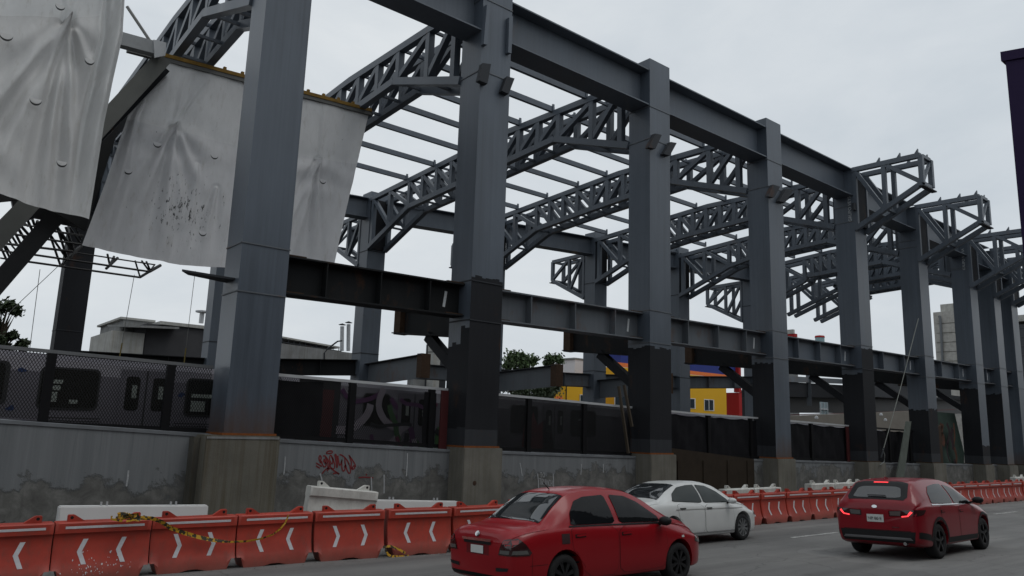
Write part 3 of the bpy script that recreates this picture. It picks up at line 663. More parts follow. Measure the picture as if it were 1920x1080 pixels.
def vents(t,y0,off):
    for a in (2.9,5.9):
        mm=MB()
        for k in range(4): mm.box(a,a+1.3,y0-.006,y0-.001,-.35+k*.07+off(a),-.33+k*.07+off(a))
        mm.build('louvre',TDARK,t)
    rnd=random.Random(3)
    for k in range(26):
        x=rnd.uniform(-1,7); z=rnd.uniform(-.6,1.0)
        if 2.7<x<4.1 and 0<z: continue
        mm=MB(); P=[]
        for q in range(7): an=q/7*2*PI; rr=rnd.uniform(.04,.12); P.append((x+rr*math.cos(an),y0-.007,z+rr*.7*math.sin(an)))
        mm.prism(P,(0,.004,0)); mm.build('blue_stain',TBLUE,t)
BR=[(.12,.45,.22,.12),(.12,.62,.25,.10),(.1,.15,.2,.25),(.52,.12,.15,.10)]
train_car(-12,8.4,'grey metro carriage with rounded windows behind the open mesh fence',[(-.3,2.15,[]),(2.87,4.06,BR),(6.15,7.35,[(.1,.1,.3,.3),(.1,.5,.7,.1)]),(-2.6,-1.2,[])],[(4.55,5.75)],vents)
GR=[plain('purple_graffiti',(.075,.020,.075),.7),plain('green_graffiti',(.035,.09,.03),.7),plain('magenta_graffiti',(.12,.022,.050),.7),plain('pale_graffiti',(.25,.22,.25),.7),plain('black_graffiti',(.01,.01,.012),.7)]
def graf(t,y0,off):
    rnd=random.Random(11)
    mm=MB(); mm.prism([(9.2,y0-.012,-.9),(10.5,y0-.012,-.9),(10.5,y0-.012,1.2),(9.2,y0-.012,1.2)],(0,.006,0)); mm.build('black_paint_patch',GR[4],t)
    for k in range(26):
        x=rnd.uniform(10.9,14.2); z=rnd.uniform(-.85,1.05); pts=[(x,z)]
        an=rnd.uniform(-2.2,-.6)
        for q in range(5): an+=rnd.uniform(-.7,.7); pts.append((pts[-1][0]+.3*math.cos(an),max(-.9,min(1.1,pts[-1][1]+.3*math.sin(an)))))
        mm=MB(); mm.ribbon([(a,y0-.014-.001*k,b_) for a,b_ in smoothpts(pts)],rnd.uniform(.08,.24),NW); mm.build('graffiti_stroke',GR[k%5],t)
    P=[(978,838),(984,790),(994,800),(1000,772),(1008,798),(1022,786),(1034,792),(1038,845)]
    mm=MB(); mm.prism([at(a,b_,y0-.02) for a,b_ in P],(0,.006,0)); mm.build('red_graffiti',plain('dull_red_graffiti',(.12,.018,.020),.7,0,.2,.5,3),t)
    mm=MB(); mm.prism([(9.9,y0-.02,-.6),(10.3,y0-.02,-.6),(10.3,y0-.02,.9),(9.9,y0-.02,.9)],(0,.004,0)); mm.build('red_patch',MAROON,t)
train_car(8.75,28.6,'metro carriage covered with purple and green graffiti behind the tagged wall',[(11.3,12.2,[]),(17.1,18.3,[]),(20.0,21.3,[(.3,.6,.3,.1)]),(24.5,25.8,[])],[(12.5,13.7),(18.6,19.7),(23,24)],graf)
train_car(29,46,'last dark metro carriage behind the black cloth fences',[(31,32.2,[]),(36,37.2,[])],[(33.5,34.7)])
# ================================================================ hanging sheets
def sheet_mat(name,c,trans,stain=None):
    m,t,b=nt(name); n=noise(t,pos(t,(1,1,.5)),1.1,6,.65); f=noise(t,pos(t,(3,3,.7)),2.6,6,.7)
    col=ramp(t,n,[(.3,tuple(x*.84 for x in c)),(.7,c)])
    col=mix(t,mth(t,'MULTIPLY',ramp(t,f,[(.56,0),(.8,1)]),.45),col,(.30,.27,.20))
    if stain:
        c0,r=stain; g=N(t,'ShaderNodeNewGeometry').outputs['Position']
        d=N(t,'ShaderNodeVectorMath',operation='DISTANCE'); t.links.new(g,d.inputs[0]); d.inputs[1].default_value=tuple(c0+V((0,0,ZC)))
        g2=mth(t,'SUBTRACT',1,mth(t,'DIVIDE',d.outputs['Value'],r),True)
        s=noise(t,pos(t,(9,9,3.2)),1.25,6,.7,.2)
        k=mth(t,'ADD',s,mth(t,'MULTIPLY',g2,.17)); col=mix(t,ramp(t,k,[(.685,0),(.735,.95)]),col,(.020,.019,.018))
    t.links.new(col,b.inputs['Base Color']); b.inputs['Roughness'].default_value=.85; b.inputs['Specular IOR Level'].default_value=.15
    bump(t,b,noise(t,pos(t,(1.6,1.6,.45)),2.4,7,.68,1.2),.55,.06)
    tr=N(t,'ShaderNodeBsdfTranslucent'); t.links.new(col,tr.inputs['Color']); mx=N(t,'ShaderNodeMixShader'); mx.inputs[0].default_value=trans
    t.links.new(b.outputs[0],mx.inputs[1]); t.links.new(tr.outputs[0],mx.inputs[2]); t.links.new(mx.outputs[0],t.nodes['Material Output'].inputs['Surface'])
    return m
def sheet(name,label,left,right,topbot,Y,knots,creases,lap,mats,NU=150,NVv=150,edgefold=0):
    """left/right: polylines of survey pixels from top to bottom; surface bulges in depth with creases"""
    Lp=[at(a,b,Y) for a,b in left]; Rp=[at(a,b,Y) for a,b in right]
    def along(P,v):
        s=v*(len(P)-1); i=min(int(s),len(P)-2); return P[i].lerp(P[i+1],s-i)
    W_=(Rp[0]-Lp[0]).length; H_=(Lp[-1]-Lp[0]).length
    t=thing(name,label,'sheet',(Lp[0]+Rp[0]+Lp[-1]+Rp[-1])/4,'white sheets hung from the old canopy and roof')
    mm=MB(); vs=[]
    rnd=random.Random(len(label))
    for i in range(NU+1):
        u=i/NU
        for j in range(NVv+1):
            v=j/NVv; p=along(Lp,v).lerp(along(Rp,v),u).copy()
            p.z+=-topbot*math.sin(PI*u)*v
            d=(.35+v)*(0.08*math.sin(u*W_*1.3+1.2*v)+.045*math.sin(u*W_*3.1+.9*v+1)+.018*math.sin(u*W_*7.1-1.5*v)+.010*math.sin(u*W_*14.3+2*v))+.012*math.sin(9*v*H_/7+3*u*W_)*math.sin(2.3*u*W_+1)
            for ku,kv,A,nf in knots:
                dx=(u-ku)*W_; dz=(v-kv)*H_; r=math.hypot(dx,dz)+1e-4; th=math.atan2(dx,dz)
                d+=.07*A/.15*math.sin(5.5*(dz-.30*dx*dx/(.6+abs(dx))+.1*math.sin(3*dx)))*math.exp(-((dx/1.5)**2+((dz-.5)/.9)**2))
                d+=-.10*math.exp(-(r/.15)**2)
            for (u0,v0,u1,v1,A,w) in creases:
                ax,az=(u1-u0)*W_,(v1-v0)*H_; L2=ax*ax+az*az; bx,bz=(u-u0)*W_,(v-v0)*H_
                s=max(0,min(1,(ax*bx+az*bz)/L2)); dist=math.hypot(bx-ax*s,bz-az*s); ww=w*(.30+1.0*s)
                d+=1.35*A*(math.exp(-(dist/ww)**2)-.45*math.exp(-((dist-1.6*ww)/ww)**2))*math.sin(PI*min(.93,.22+s*.72))
            vs.append((p.x,p.y-d,p.z))
    mi=[]
    fs=[]
    for i in range(NU):
        for j in range(NVv):
            fs.append((i*(NVv+1)+j,(i+1)*(NVv+1)+j,(i+1)*(NVv+1)+j+1,i*(NVv+1)+j+1)); mi.append(0 if (j/NVv<lap or (edgefold and i/NU>edgefold)) else 1)
    mm.v=[V(a) for a in vs]; mm.f=fs; mm.m=mi
    o=mm.build('cloth',mats,t,smooth=89,fixn=False)
    return t
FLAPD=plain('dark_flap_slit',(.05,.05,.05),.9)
def flap(t,px,py,Y,r,mat):
    c=at(px,py,Y); mm=MB(); vs=[c+V((0,-.03,0))]
    for k in range(13):
        a=PI+PI*k/12; vs.append(c+V((r*math.cos(a),-.03+.14*r*math.sin(a)*.9,r*math.sin(a)*.9)))
    mm.add(vs,[(0,i,i+1) for i in range(1,13)]); mm.build('wind_flap',mat,t,fixn=False)
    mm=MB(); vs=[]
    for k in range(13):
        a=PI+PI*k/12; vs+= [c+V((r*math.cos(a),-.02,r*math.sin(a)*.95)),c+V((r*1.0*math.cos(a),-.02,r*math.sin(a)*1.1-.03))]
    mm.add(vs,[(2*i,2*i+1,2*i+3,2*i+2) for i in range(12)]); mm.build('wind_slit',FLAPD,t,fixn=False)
S_A=sheet_mat('white_woven_sheet',(.76,.76,.75),.45); S_B=sheet_mat('doubled_white_sheet',(.66,.655,.645),.22); S_C=sheet_mat('stained_white_sheet',(.68,.68,.69),.22,(at(345,395,25.9),1.9)); S_D=sheet_mat('thin_white_sheet',(.73,.73,.73),.42,(at(345,395,25.9),1.9))
YS=26.0; YBG=21.5
ts=sheet('white_sheet','black-speckled white sheet hung from the yellow rail behind the tallest column',[(303,110),(240,215),(200,335),(152,461)],[(692,213),(672,300),(650,395),(628,494)],.42,YS,
  [(.17,.33,.16,9),(.80,.37,.13,8)],
  [(.17,.33,.12,1,.16,.22),(.17,.33,.27,1,.18,.20),(.17,.33,.30,.8,.12,.16),(.17,.33,.08,.9,.10,.2),(.17,.33,.34,.62,.08,.18),(.17,.33,.12,.02,.05,.12),(.17,.33,.21,0,.05,.10),(.80,.37,.78,1,.14,.2),(.80,.37,.9,1,.13,.16),(.80,.37,.70,1,.12,.2),(.80,.37,.76,0,.04,.10),(.40,.6,.42,1,.12,.2),(.02,.25,.06,1,.14,.18),(.30,.5,.36,1.,.08,.2),(.55,.3,.56,1,.08,.22)],.355,[S_D,S_C],NU=240,NVv=170)
for a in ((295,268),(402,290),(240,318),(380,434),(605,337)): flap(ts,*a,YS-.22,.13,S_C)
tb=sheet('white_sheet','largest white sheet, cut by the left edge of the photo, with round flaps',[(-120,-90),(-130,60),(-120,200),(-110,325)],[(240,-90),(232,60),(195,230),(166,412)],.05,YBG,
  [(.68,.28,.17,9),(.15,.75,.1,7)],
  [(.68,.28,.30,1,.17,.26),(.68,.28,.45,1,.15,.22),(.68,.28,.66,1,.14,.2),(.68,.28,.85,1,.13,.2),(.68,.28,.05,.9,.15,.3),(.68,.28,.64,0,.05,.12),(.68,.28,.74,0,.05,.12),(.97,0,.95,1,.22,.18),(.9,.0,.88,1,-.16,.16),(.68,.28,.95,.6,.1,.16),(.15,.3,.1,1,.14,.2)],.262,[S_A,S_B],NU=220,NVv=170,edgefold=.85)
for a,r in (((12,64),.20),((168,112),.16),((67,186),.18),((116,303),.16),((113,10),.15)): flap(tb,*a,YBG-.22,r*.72,S_B)
# rail, white beam and canopy girder that carry them
YEL=plain('yellow_weathered_rail',(.20,.115,.022),.8,0,.3,.45,6)
t=thing('hanging_rail','long yellow and grey rail along the top of the speckled sheet','rail',at(470,155,YS),None)
a,b_=at(238,94,YS),at(695,214,YS)
mm=MB(); mm.bar(a+V((0,0,.14)),b_+V((0,0,.14)),.20,.13); mm.build('yellow_top',YEL,t)
mm=MB(); mm.bar(a,b_,.16,.14); mm.build('channel',plain('rail_grey',(.10,.10,.095),.7),t)
for k in range(9): c=a.lerp(b_,.35+.07*k)+V((0,0,.24)); mm=MB(); mm.box(c.x-.05,c.x+.05,c.y-.05,c.y+.05,c.z-.06,c.z+.08); mm.build('clip',YEL,t)
YC=24.6
t=thing('white_steel_beam','short white painted beam end with a gusset, between the largest sheet and the yellow rail','beam',at(270,90,YC),None)
mm=MB(); mm.bar(at(215,72,YC),at(301,95,YC),.30,.42); mm.build('beam',plain('dirty_white_steel',(.26,.27,.275),.6),t)
mm=MB(); mm.prism([at(288,74,YC-.2),at(312,80,YC-.2),at(310,104,YC-.2),at(290,108,YC-.2)],(0,.05,0)); mm.build('gusset',GALV,t)
mm=MB(); mm.tube([at(238,12,YC),at(286,84,YC)],.05); mm.build('tie_rod',plain('dull_tie_rod',(.22,.22,.21),.6),t)
CANG=plain('dull_green_grey_steel',(.115,.117,.108),.65,0,.4,.25,1.5)
t=thing('canopy_girder','dull grey box girder of the old canopy slanting down behind the largest sheet','girder',at(190,235,YC+.5),None)
mm=MB(); mm.bar(at(303,112,YC+.4),at(-40,486,YC+.4),.55,.50); mm.build('box_beam',CANG,t)
mm=MB(); mm.bar(at(302,128,YC+1.2),at(-40,480,YC+1.2),.5,.5); mm.build('inner_beam',DARK,t)
t=thing('canopy_roof','dark underside of the old canopy roof between the two white sheets','canopy',at(140,350,28),None)
mm=MB(); mm.prism([at(300,120,27.6),at(238,192,27.6),at(160,432,27.6),at(60,372,27.6),at(-20,380,27.6),at(-20,300,27.6),at(190,230,27.6)],(0,.15,0)); mm.build('roof_deck',plain('black_deck',(.008,.008,.008),.8),t)
mm=MB()
t2=thing('canopy_truss','black lattice truss of the old canopy hanging below the largest sheet','truss',at(130,460,30),None)
def rod(nm,p,q,r,par=t2): mm=MB(); mm.tube([p,q],r,6); mm.build(nm,BLACKM,par)
for (p,q,r) in [((104,392),(-20,536),.13),((120,400),(-20,562),.15)]:
    mm=MB(); mm.bar(at(*p,29),at(*q,29),r*1.6,r*2); mm.build('arched_chord',BLACKM,t2)
mm=MB(); mm.prism([at(20,368,29),at(172,405,29),at(165,428,29),at(120,420,29),at(88,412,29),at(66,408,29),at(30,420,29)],(0,.2,0)); mm.build('edge_girder',BLACKM,t2)
def c5(x,y,Y): return at(x/5.684,350+y/5.684,Y)
for a in [(100,500,870,617,.040),(0,600,780,692,.045),(290,715,1590,905,.040),(230,790,1490,967,.040),(520,460,890,520,.022),(520,472,890,532,.022),(0,680,160,702,.03),(0,760,100,776,.03),(820,705,1650,832,.028),(160,400,420,430,.03)]: rod('longitudinal_rod',c5(a[0],a[1],30),c5(a[2],a[3],30),a[4])
for a in [(290,350,350,480,.05),(345,345,385,460,.05),(185,430,270,572,.05),(215,410,330,540,.05),(150,470,225,620,.045),(110,500,185,620,.04),(70,520,130,630,.035),(0,625,78,800,.04),(35,622,112,772,.04),(62,630,130,742,.03),(128,630,190,702,.03),(240,380,300,420,.04),
  (520,480,645,842,.04),(590,410,785,692,.065),(700,430,790,692,.045),(520,490,715,772,.04),(740,430,850,592,.035),(806,430,862,560,.03),(600,400,720,780,.045),(650,845,872,630,.055),(700,780,840,645,.04),(1130,875,1255,758,.05),(1170,840,1215,745,.045),(1145,720,1170,838,.04),(1490,966,1592,905,.05),(1592,905,1710,838,.06),(1440,790,1492,962,.035),(1510,790,1592,902,.035),(1560,800,1600,890,.04),(1610,880,1650,830,.03),(400,365,385,450,.05),(420,400,380,470,.04),(20,575,95,580,.03),(85,510,60,575,.03)]: rod('lattice_bar',c5(a[0],a[1],30.2),c5(a[2],a[3],30.6),a[4])
# ropes
STR=plain('grey_rope',(.16,.16,.15),.9); YST=plain('yellow_strap',(.16,.12,.03),.9)
for k,(p,q,lb) in enumerate([((75,505),(56,652),'thin rope hanging over the trees at the left'),((252,515),(223,676),'thin rope with a yellow end left of the shed roof'),((366,508),(344,690),'thin rope with a yellow end in front of the shed roof'),((108,500),(18,585),'thin rope slanting down towards the trees')]):
    t=thing('rope',lb,'rope',at(*q,27.5),'ropes hanging from the canopy')
    a,b_=at(*p,27.5),at(*q,27.5); mm=MB(); mm.tube([a,b_],.010,5); mm.build('line',STR,t)
    if k in(1,2): mm=MB(); mm.tube([a.lerp(b_,.80),b_],.022,5); mm.build('yellow_end',YST,t)
t=thing('cable','slack pale cable running from the sixth column down to the fence','cable',at(1650,862,17.6),None)
a,b_=at(1722,597,17.85),at(1652,858,17.85); mm=MB(); mm.tube([a,a.lerp(b_,.5)+V((0,0,-.12)),b_],.022,6); mm.build('line',plain('pale_cable',(.20,.21,.19),.7),t)
mm=MB(); mm.tube([at(1655,842,17.85),at(1659,853,17.8),at(1658,866,17.8),at(1650,872,17.8)],.025,6); mm.build('loose_end',plain('pale_cable_end',(.15,.16,.15),.7),t)
mm=MB(); c=b_.lerp(a,.06); mm.tube([b_,c],.045,6); mm.build('turnbuckle',DARK2,t)
# ================================================================ raycast patches
def poly_fill(poly,maxlen):
    bm=bmesh.new(); vs=[bm.verts.new((a,b,0)) for a,b in poly]; f=bm.faces.new(vs); bmesh.ops.triangulate(bm,faces=[f])
    for _ in range(7):
        es=[e for e in bm.edges if e.calc_length()>maxlen]
        if not es: break
        bmesh.ops.subdivide_edges(bm,edges=es,cuts=1); bmesh.ops.triangulate(bm,faces=bm.faces[:])
    bm.verts.index_update(); v=[(a.co.x,a.co.y) for a in bm.verts]; fs=[[q.index for q in f.verts] for f in bm.faces]; bm.free(); return v,fs
def chaik(p,k=.2,it=2):
    for _ in range(it):
        q=[]
        for i in range(len(p)):
            a,b=p[i],p[(i+1)%len(p)]
            q+=[(a[0]+(b[0]-a[0])*k,a[1]+(b[1]-a[1])*k),(a[0]+(b[0]-a[0])*(1-k),a[1]+(b[1]-a[1])*(1-k))]
        p=q
    return p
# ================================================================ barriers
BPROF=[(.23,0),(.235,.13),(.20,.24),(.155,.40),(.125,.58),(.112,.72),(.125,.755),(.15,.775),(.15,.93),(.135,.95)]
def barrier_body(L,dent=0.):
    mm=MB(); st=[0,.02,.05,.10,.1001,.28,.30,.45,.55,.70,.72,.8999,.90,.95,.98,1.0]; pr=[(-y,z) for y,z in BPROF]+[(y,z) for y,z in BPROF[::-1]]; vs=[]
    k=len(pr)
    for s in st:
        x=(s-.5)*L; e=.93 if s in(0,1.0) else 1
        for y,z in pr:
            zz=z
            if s<.1 or s>.9:
                if z<.25: zz=max(z,.20)
            elif .30<=s<=.70 and False: zz=z
            if .45<=s<=.55 and z==0: zz=.05
            vs.append((x,y*e*(1+dent*math.sin(s*9)),zz*(1 if s not in (0,1.0) else .995)))
    fs=[(i*k+j,(i+1)*k+j,(i+1)*k+(j+1)%k,i*k+(j+1)%k) for i in range(len(st)-1) for j in range(k)]
    fs+=[tuple(range(k)),tuple(range((len(st)-1)*k,len(st)*k))[::-1]]
    return mm.add(vs,fs)
def make_barrier(mat,L,label,cat,group,chev=0,stripe=True):
    t=thing('water_barrier',label,cat,(0,0,0),group)
    b=barrier_body(L); b.build('body',mat,t,smooth=35,bevel=.008)
    bm=bmesh.new(); tmp=MB(); tmp.v=[v.copy() for v in b.v]; tmp.f=b.f
    bvh=BVHTree.FromPolygons([tuple(v) for v in b.v],b.f)
    for s in (-1,1):
        cx=s*.30*L; mm=MB(); d=s
        P=[(cx-d*.16,-.05,.94),(cx+d*.12,-.05,.94),(cx+d*.12,-.05,1.06),(cx+d*.02,-.05,1.06)]
        mm.prism(P,(0,.10,0)); mm.build('lifting_lug',mat,t,bevel=.01)
        mm=MB(); mm.lathe([(0,0),(.026,0),(.026,-.002)],(cx+d*.06,-.052,1.015),(0,-1,0),10); mm.build('lug_hole',TRIM,t)
    def patch(poly,name,off=.004):
        v,f=poly_fill(poly,.06); mm=MB(); vs=[]
        for x,z in v:
            h=bvh.ray_cast(V((x,-3,z)),V((0,1,0))); p=h[0] if h[0] else V((x,-.2,z)); vs.append(p+(h[1] if h[0] and h[1].y<0 else V((0,-1,0)))*off)
        mm.add(vs,f); mm.build(name,REFL,t,fixn=False)
    if stripe: patch([(-.40*L,.845),(.42*L,.845),(.42*L,.885),(-.40*L,.885)],'reflective_stripe')
    if chev:
        for cx in (-.20*L,.20*L):
            w=.10; d=chev
            P=[(cx-d*w*.70,.27),(cx+d*w*.05,.27),(cx+d*w*.85,.47),(cx+d*w*.05,.67),(cx-d*w*.70,.67),(cx+d*w*.12,.47)]
            patch(P,'chevron')
    t['_']=0; del t['_']; BVHS[t.name]=bvh
    return t
BVHS={}
BL=1.475
def by(x): return interp([(1,14.92),(4,14.86),(5.6,14.78),(7.2,14.70),(8.7,14.42),(10.2,14.22),(20,14.2),(44,14.2),(60,14.0)],x)
starts=[2.55-1.5*1,2.55,4.05,5.55,7.08,8.62,10.13]
while starts[-1]<56: starts.append(starts[-1]+1.505)
protoL=make_barrier(ORANGE,BL,'x','barrier','orange water-filled barriers along the road',-1)
protoR=make_barrier(ORANGE,BL,'x','barrier','orange water-filled barriers along the road',1)
nl=['orange barrier cut by the left edge of the photo, one left chevron showing','orange barrier with paint splatter under its two left chevrons','orange barrier with right chevrons and yellow tape across its face','orange barrier with left chevrons and the sagging end of the yellow tape','orange barrier with right chevrons in front of the tilted white barrier','orange barrier with left chevrons and a scrap of yellow tape at its foot','orange barrier partly hidden by the rear of the red sedan']
used={-1:0,1:0}
for k,x0 in enumerate(starts):
    d=-1 if (k<2 or k in(3,5) or k>6) else 1
    src=protoL if d<0 else protoR
    o=src if not used[d] else copy_tree(src); used[d]=1
    xa,xb=x0,x0+1.5; ya,yb=by(xa),by(xb); c=V(((xa+xb)/2,(ya+yb)/2,0)); c.z=gz(c.x,c.y)+.0
    o.location=c+V((0,0,ZC)); o.rotation_euler=(0,math.atan2(gz(xa,ya)-gz(xb,yb),1.5),math.atan2(yb-ya,xb-xa)+random.uniform(-.03,.03))
    if k<7: lb=nl[k]
    elif k<13: lb='orange barrier hidden behind the sedans, '+ORD[k-7]+' beyond the red sedan\'s tail'
    elif k<18: lb='orange barrier, '+ORD[k-13]+' one emerging right of the white sedan'
    elif k<25: lb='orange barrier hidden behind the red hatchback, '+ORD[k-18]+' from its left side'
    else: lb='far orange barrier, '+ORD[k-25]+' one right of the red hatchback'
    o['label']=lb
# dried white paint splashed on one barrier
sp=[o for o in COL.objects if o.get('label')==nl[1]][0]; rs=random.Random(9); bvh0=list(BVHS.values())[0]
mm=MB()
for _ in range(70):
    x=rs.gauss(-.1,.34); z=abs(rs.gauss(.02,.20))+.10
    if abs(x)>.6 or z>.62: continue
    h=bvh0.ray_cast(V((x,-3,z)),V((0,1,0)))
    if h[0] is None: continue
    n_=h[1]; tx=V((1,0,0)); tz=n_.cross(tx).normalized(); r=rs.uniform(.003,.011)*(1.6 if rs.random()<.15 else 1); c=h[0]+n_*.003
    mm.add([c+tx*r*math.cos(a)*rs.uniform(.6,1.2)+tz*r*math.sin(a)*rs.uniform(.7,2.0) for a in (0,1.05,2.1,3.14,4.2,5.2)],[(0,1,2,3,4,5)])
W[sp]=V((0,0,0)); o=mm.build('paint_splatter',REFL,sp,fixn=False); o['kind']='stuff'
# white barriers standing behind
def wplace(t,x,y,rz=0,tilt=0):
    t.location=V((x,y,gz(x,y)+ZC)); t.rotation_euler=(0,tilt,rz)
wp=make_barrier(WHITEP,1.5,'white plastic barrier right behind the white sedan','barrier','white barriers behind the orange row',0,False); wplace(wp,22.95,15.5); wp.scale=(1.1,1,1.1)
for k,(x,lb) in enumerate([(24.7,'white plastic barrier right of the white sedan, beside the brown board'),(28.5,'white plastic barrier left of the red hatchback, first of its pair'),(30.3,'white plastic barrier left of the red hatchback, second of its pair'),(32.1,'white plastic barrier just touching the red hatchback roof'),(49.5,'white plastic barrier at the far right end of the road')]):
    o=copy_tree(wp); o['label']=lb; wplace(o,x,15.5 if k<4 else 15.2); o.scale=(1.1,1,1.1) if k==0 else (1.16,1,1.18)
tl_=copy_tree(wp); tl_['label']='white plastic barrier tilted on its end, at the foot of the tagged wall'; wplace(tl_,8.30,16.0,-.05,.10); tl_.location.z+=.30
def slab(x0,x1,y,z1,lb,skew=0):
    z0=gz((x0+x1)/2,y); t=thing('white_slab_barrier',lb,'barrier',((x0+x1)/2,y,z0),'smooth white slab barriers by the wall')
    mm=MB(); mm.prism([(x0,y,z0-.02),(x0,y+.32,z0-.02),(x0,y+.26,z1),(x0,y+.06,z1)],(x1-x0,0,skew)); mm.build('slab',plain('smooth_white_plastic',(.66,.66,.65),.5,0,.4,.08,1.5),t,bevel=.02)
    for f in (.28,.75):
        for e in (-.05,.05):
            xx=x0+(x1-x0)*f+e; mm=MB(); mm.box(xx-.015,xx+.015,y+.12,y+.16,z1+skew*f-.01,z1+skew*f+.07); mm.build('pin',GALV,t)
a,b_=at(113,950,16.3),at(393,948,16.3); slab(a.x,b_.x,16.3,a.z,'smooth white slab barrier under the peeling wall, left of the tallest column',b_.z-a.z)
a,b_=at(688,938,16.1),at(866,941,16.1); slab(a.x,b_.x,16.15,a.z,'smooth white slab barrier joining the tilted white barrier',b_.z-a.z)
# caution tape
def tapemat():
    m,t,b=nt('yellow_caution_tape'); w=N(t,'ShaderNodeTexNoise'); w.inputs['Scale'].default_value=14; t.links.new(pos(t,(1,1,1)),w.inputs['Vector'])
    t.links.new(ramp(t,w.outputs['Fac'],[(.50,(.50,.27,.012)),(.56,(.03,.025,.01))]),b.inputs['Base Color']); b.inputs['Roughness'].default_value=.5; return m
TAPE=tapemat()
t=thing('caution_tape','yellow caution tape knotted on a lug and sagging across two orange barriers','tape',at(240,968,14.6),None)
mm=MB(); rr=random.Random(5)
P=[(222,972),(232,966),(246,968),(262,971),(285,972),(302,978),(320,990),(345,999),(372,1007),(400,1013),(430,1016),(462,1015),(490,1010),(512,1002),(526,991),(535,980),(541,966)]
pts=[at(px,py,14.52+.05*math.sin(k)) for k,(px,py) in enumerate(P)]
vs=[];fs=[]
for k,p in enumerate(pts):
    d=(pts[min(k+1,len(pts)-1)]-pts[max(k-1,0)]).normalized(); tw=.35*math.sin(k*.9); a=V((0,math.sin(tw),math.cos(tw))); a=(a-d*a.dot(d)).normalized()*(.034 if k<10 else .018); vs+=[p-a,p+a]
mm.add(vs,[(2*i,2*i+1,2*i+3,2*i+2) for i in range(len(pts)-1)]); mm.build('strip',TAPE,t,fixn=False)
mm=MB()
for q in range(9):
    c=at(238+rr.uniform(-14,20),967+rr.uniform(-4,5),14.55); pp=[c+V((rr.uniform(-.14,.14),rr.uniform(-.05,.05),rr.uniform(-.05,.06))) for _ in range(5)]
    mm.ribbon(pp,.035,V((rr.uniform(-.4,.4),-1,rr.uniform(-.5,.5))))
mm.build('knot',TAPE,t,fixn=False)
t=thing('caution_tape','scrap of yellow caution tape lying at the foot of the barriers','tape',at(735,1035,14.2),None)
mm=MB(); 
for l in ([(718,1026),(732,1024),(748,1030),(760,1037)],[(722,1030),(728,1040),(736,1044)],[(735,1043),(750,1044),(766,1042)]): mm.ribbon([at(a,b_,14.12) for a,b_ in l],.05,V((0,-1,.3)))
mm.build('strip',TAPE,t,fixn=False)
# ================================================================ cars
def pchip(tab):
    xs=[a for a,_ in tab];ys=[b for _,b in tab];n=len(xs); h=[xs[i+1]-xs[i] for i in range(n-1)]; dl=[(ys[i+1]-ys[i])/h[i] for i in range(n-1)]; m=[0]*n
    m[0],m[-1]=dl[0],dl[-1]
    for i in range(1,n-1):
        if dl[i-1]*dl[i]<=0: m[i]=0
        else: w1=2*h[i]+h[i-1];w2=h[i]+2*h[i-1]; m[i]=(w1+w2)/(w1/dl[i-1]+w2/dl[i])
    def f(x):
        if x<=xs[0]: return ys[0]
        if x>=xs[-1]: return ys[-1]
        i=0
        while x>xs[i+1]: i+=1
        t=(x-xs[i])/h[i]; return (1+2*t)*(1-t)**2*ys[i]+t*(1-t)**2*h[i]*m[i]+t*t*(3-2*t)*ys[i+1]+t*t*(t-1)*h[i]*m[i+1]
    return f
class Car: pass
def catmull(P,k=4):
    out=[]
    for i in range(len(P)-1):
        p0=P[max(i-1,0)];p1=P[i];p2=P[i+1];p3=P[min(i+2,len(P)-1)]
        for q in range(k):
            t=q/k; out.append(tuple(.5*((2*p1[c])+(-p0[c]+p2[c])*t+(2*p0[c]-5*p1[c]+4*p2[c]-p3[c])*t*t+(-p0[c]+3*p1[c]-3*p2[c]+p3[c])*t**3) for c in range(2)))
    out.append(P[-1]); return out
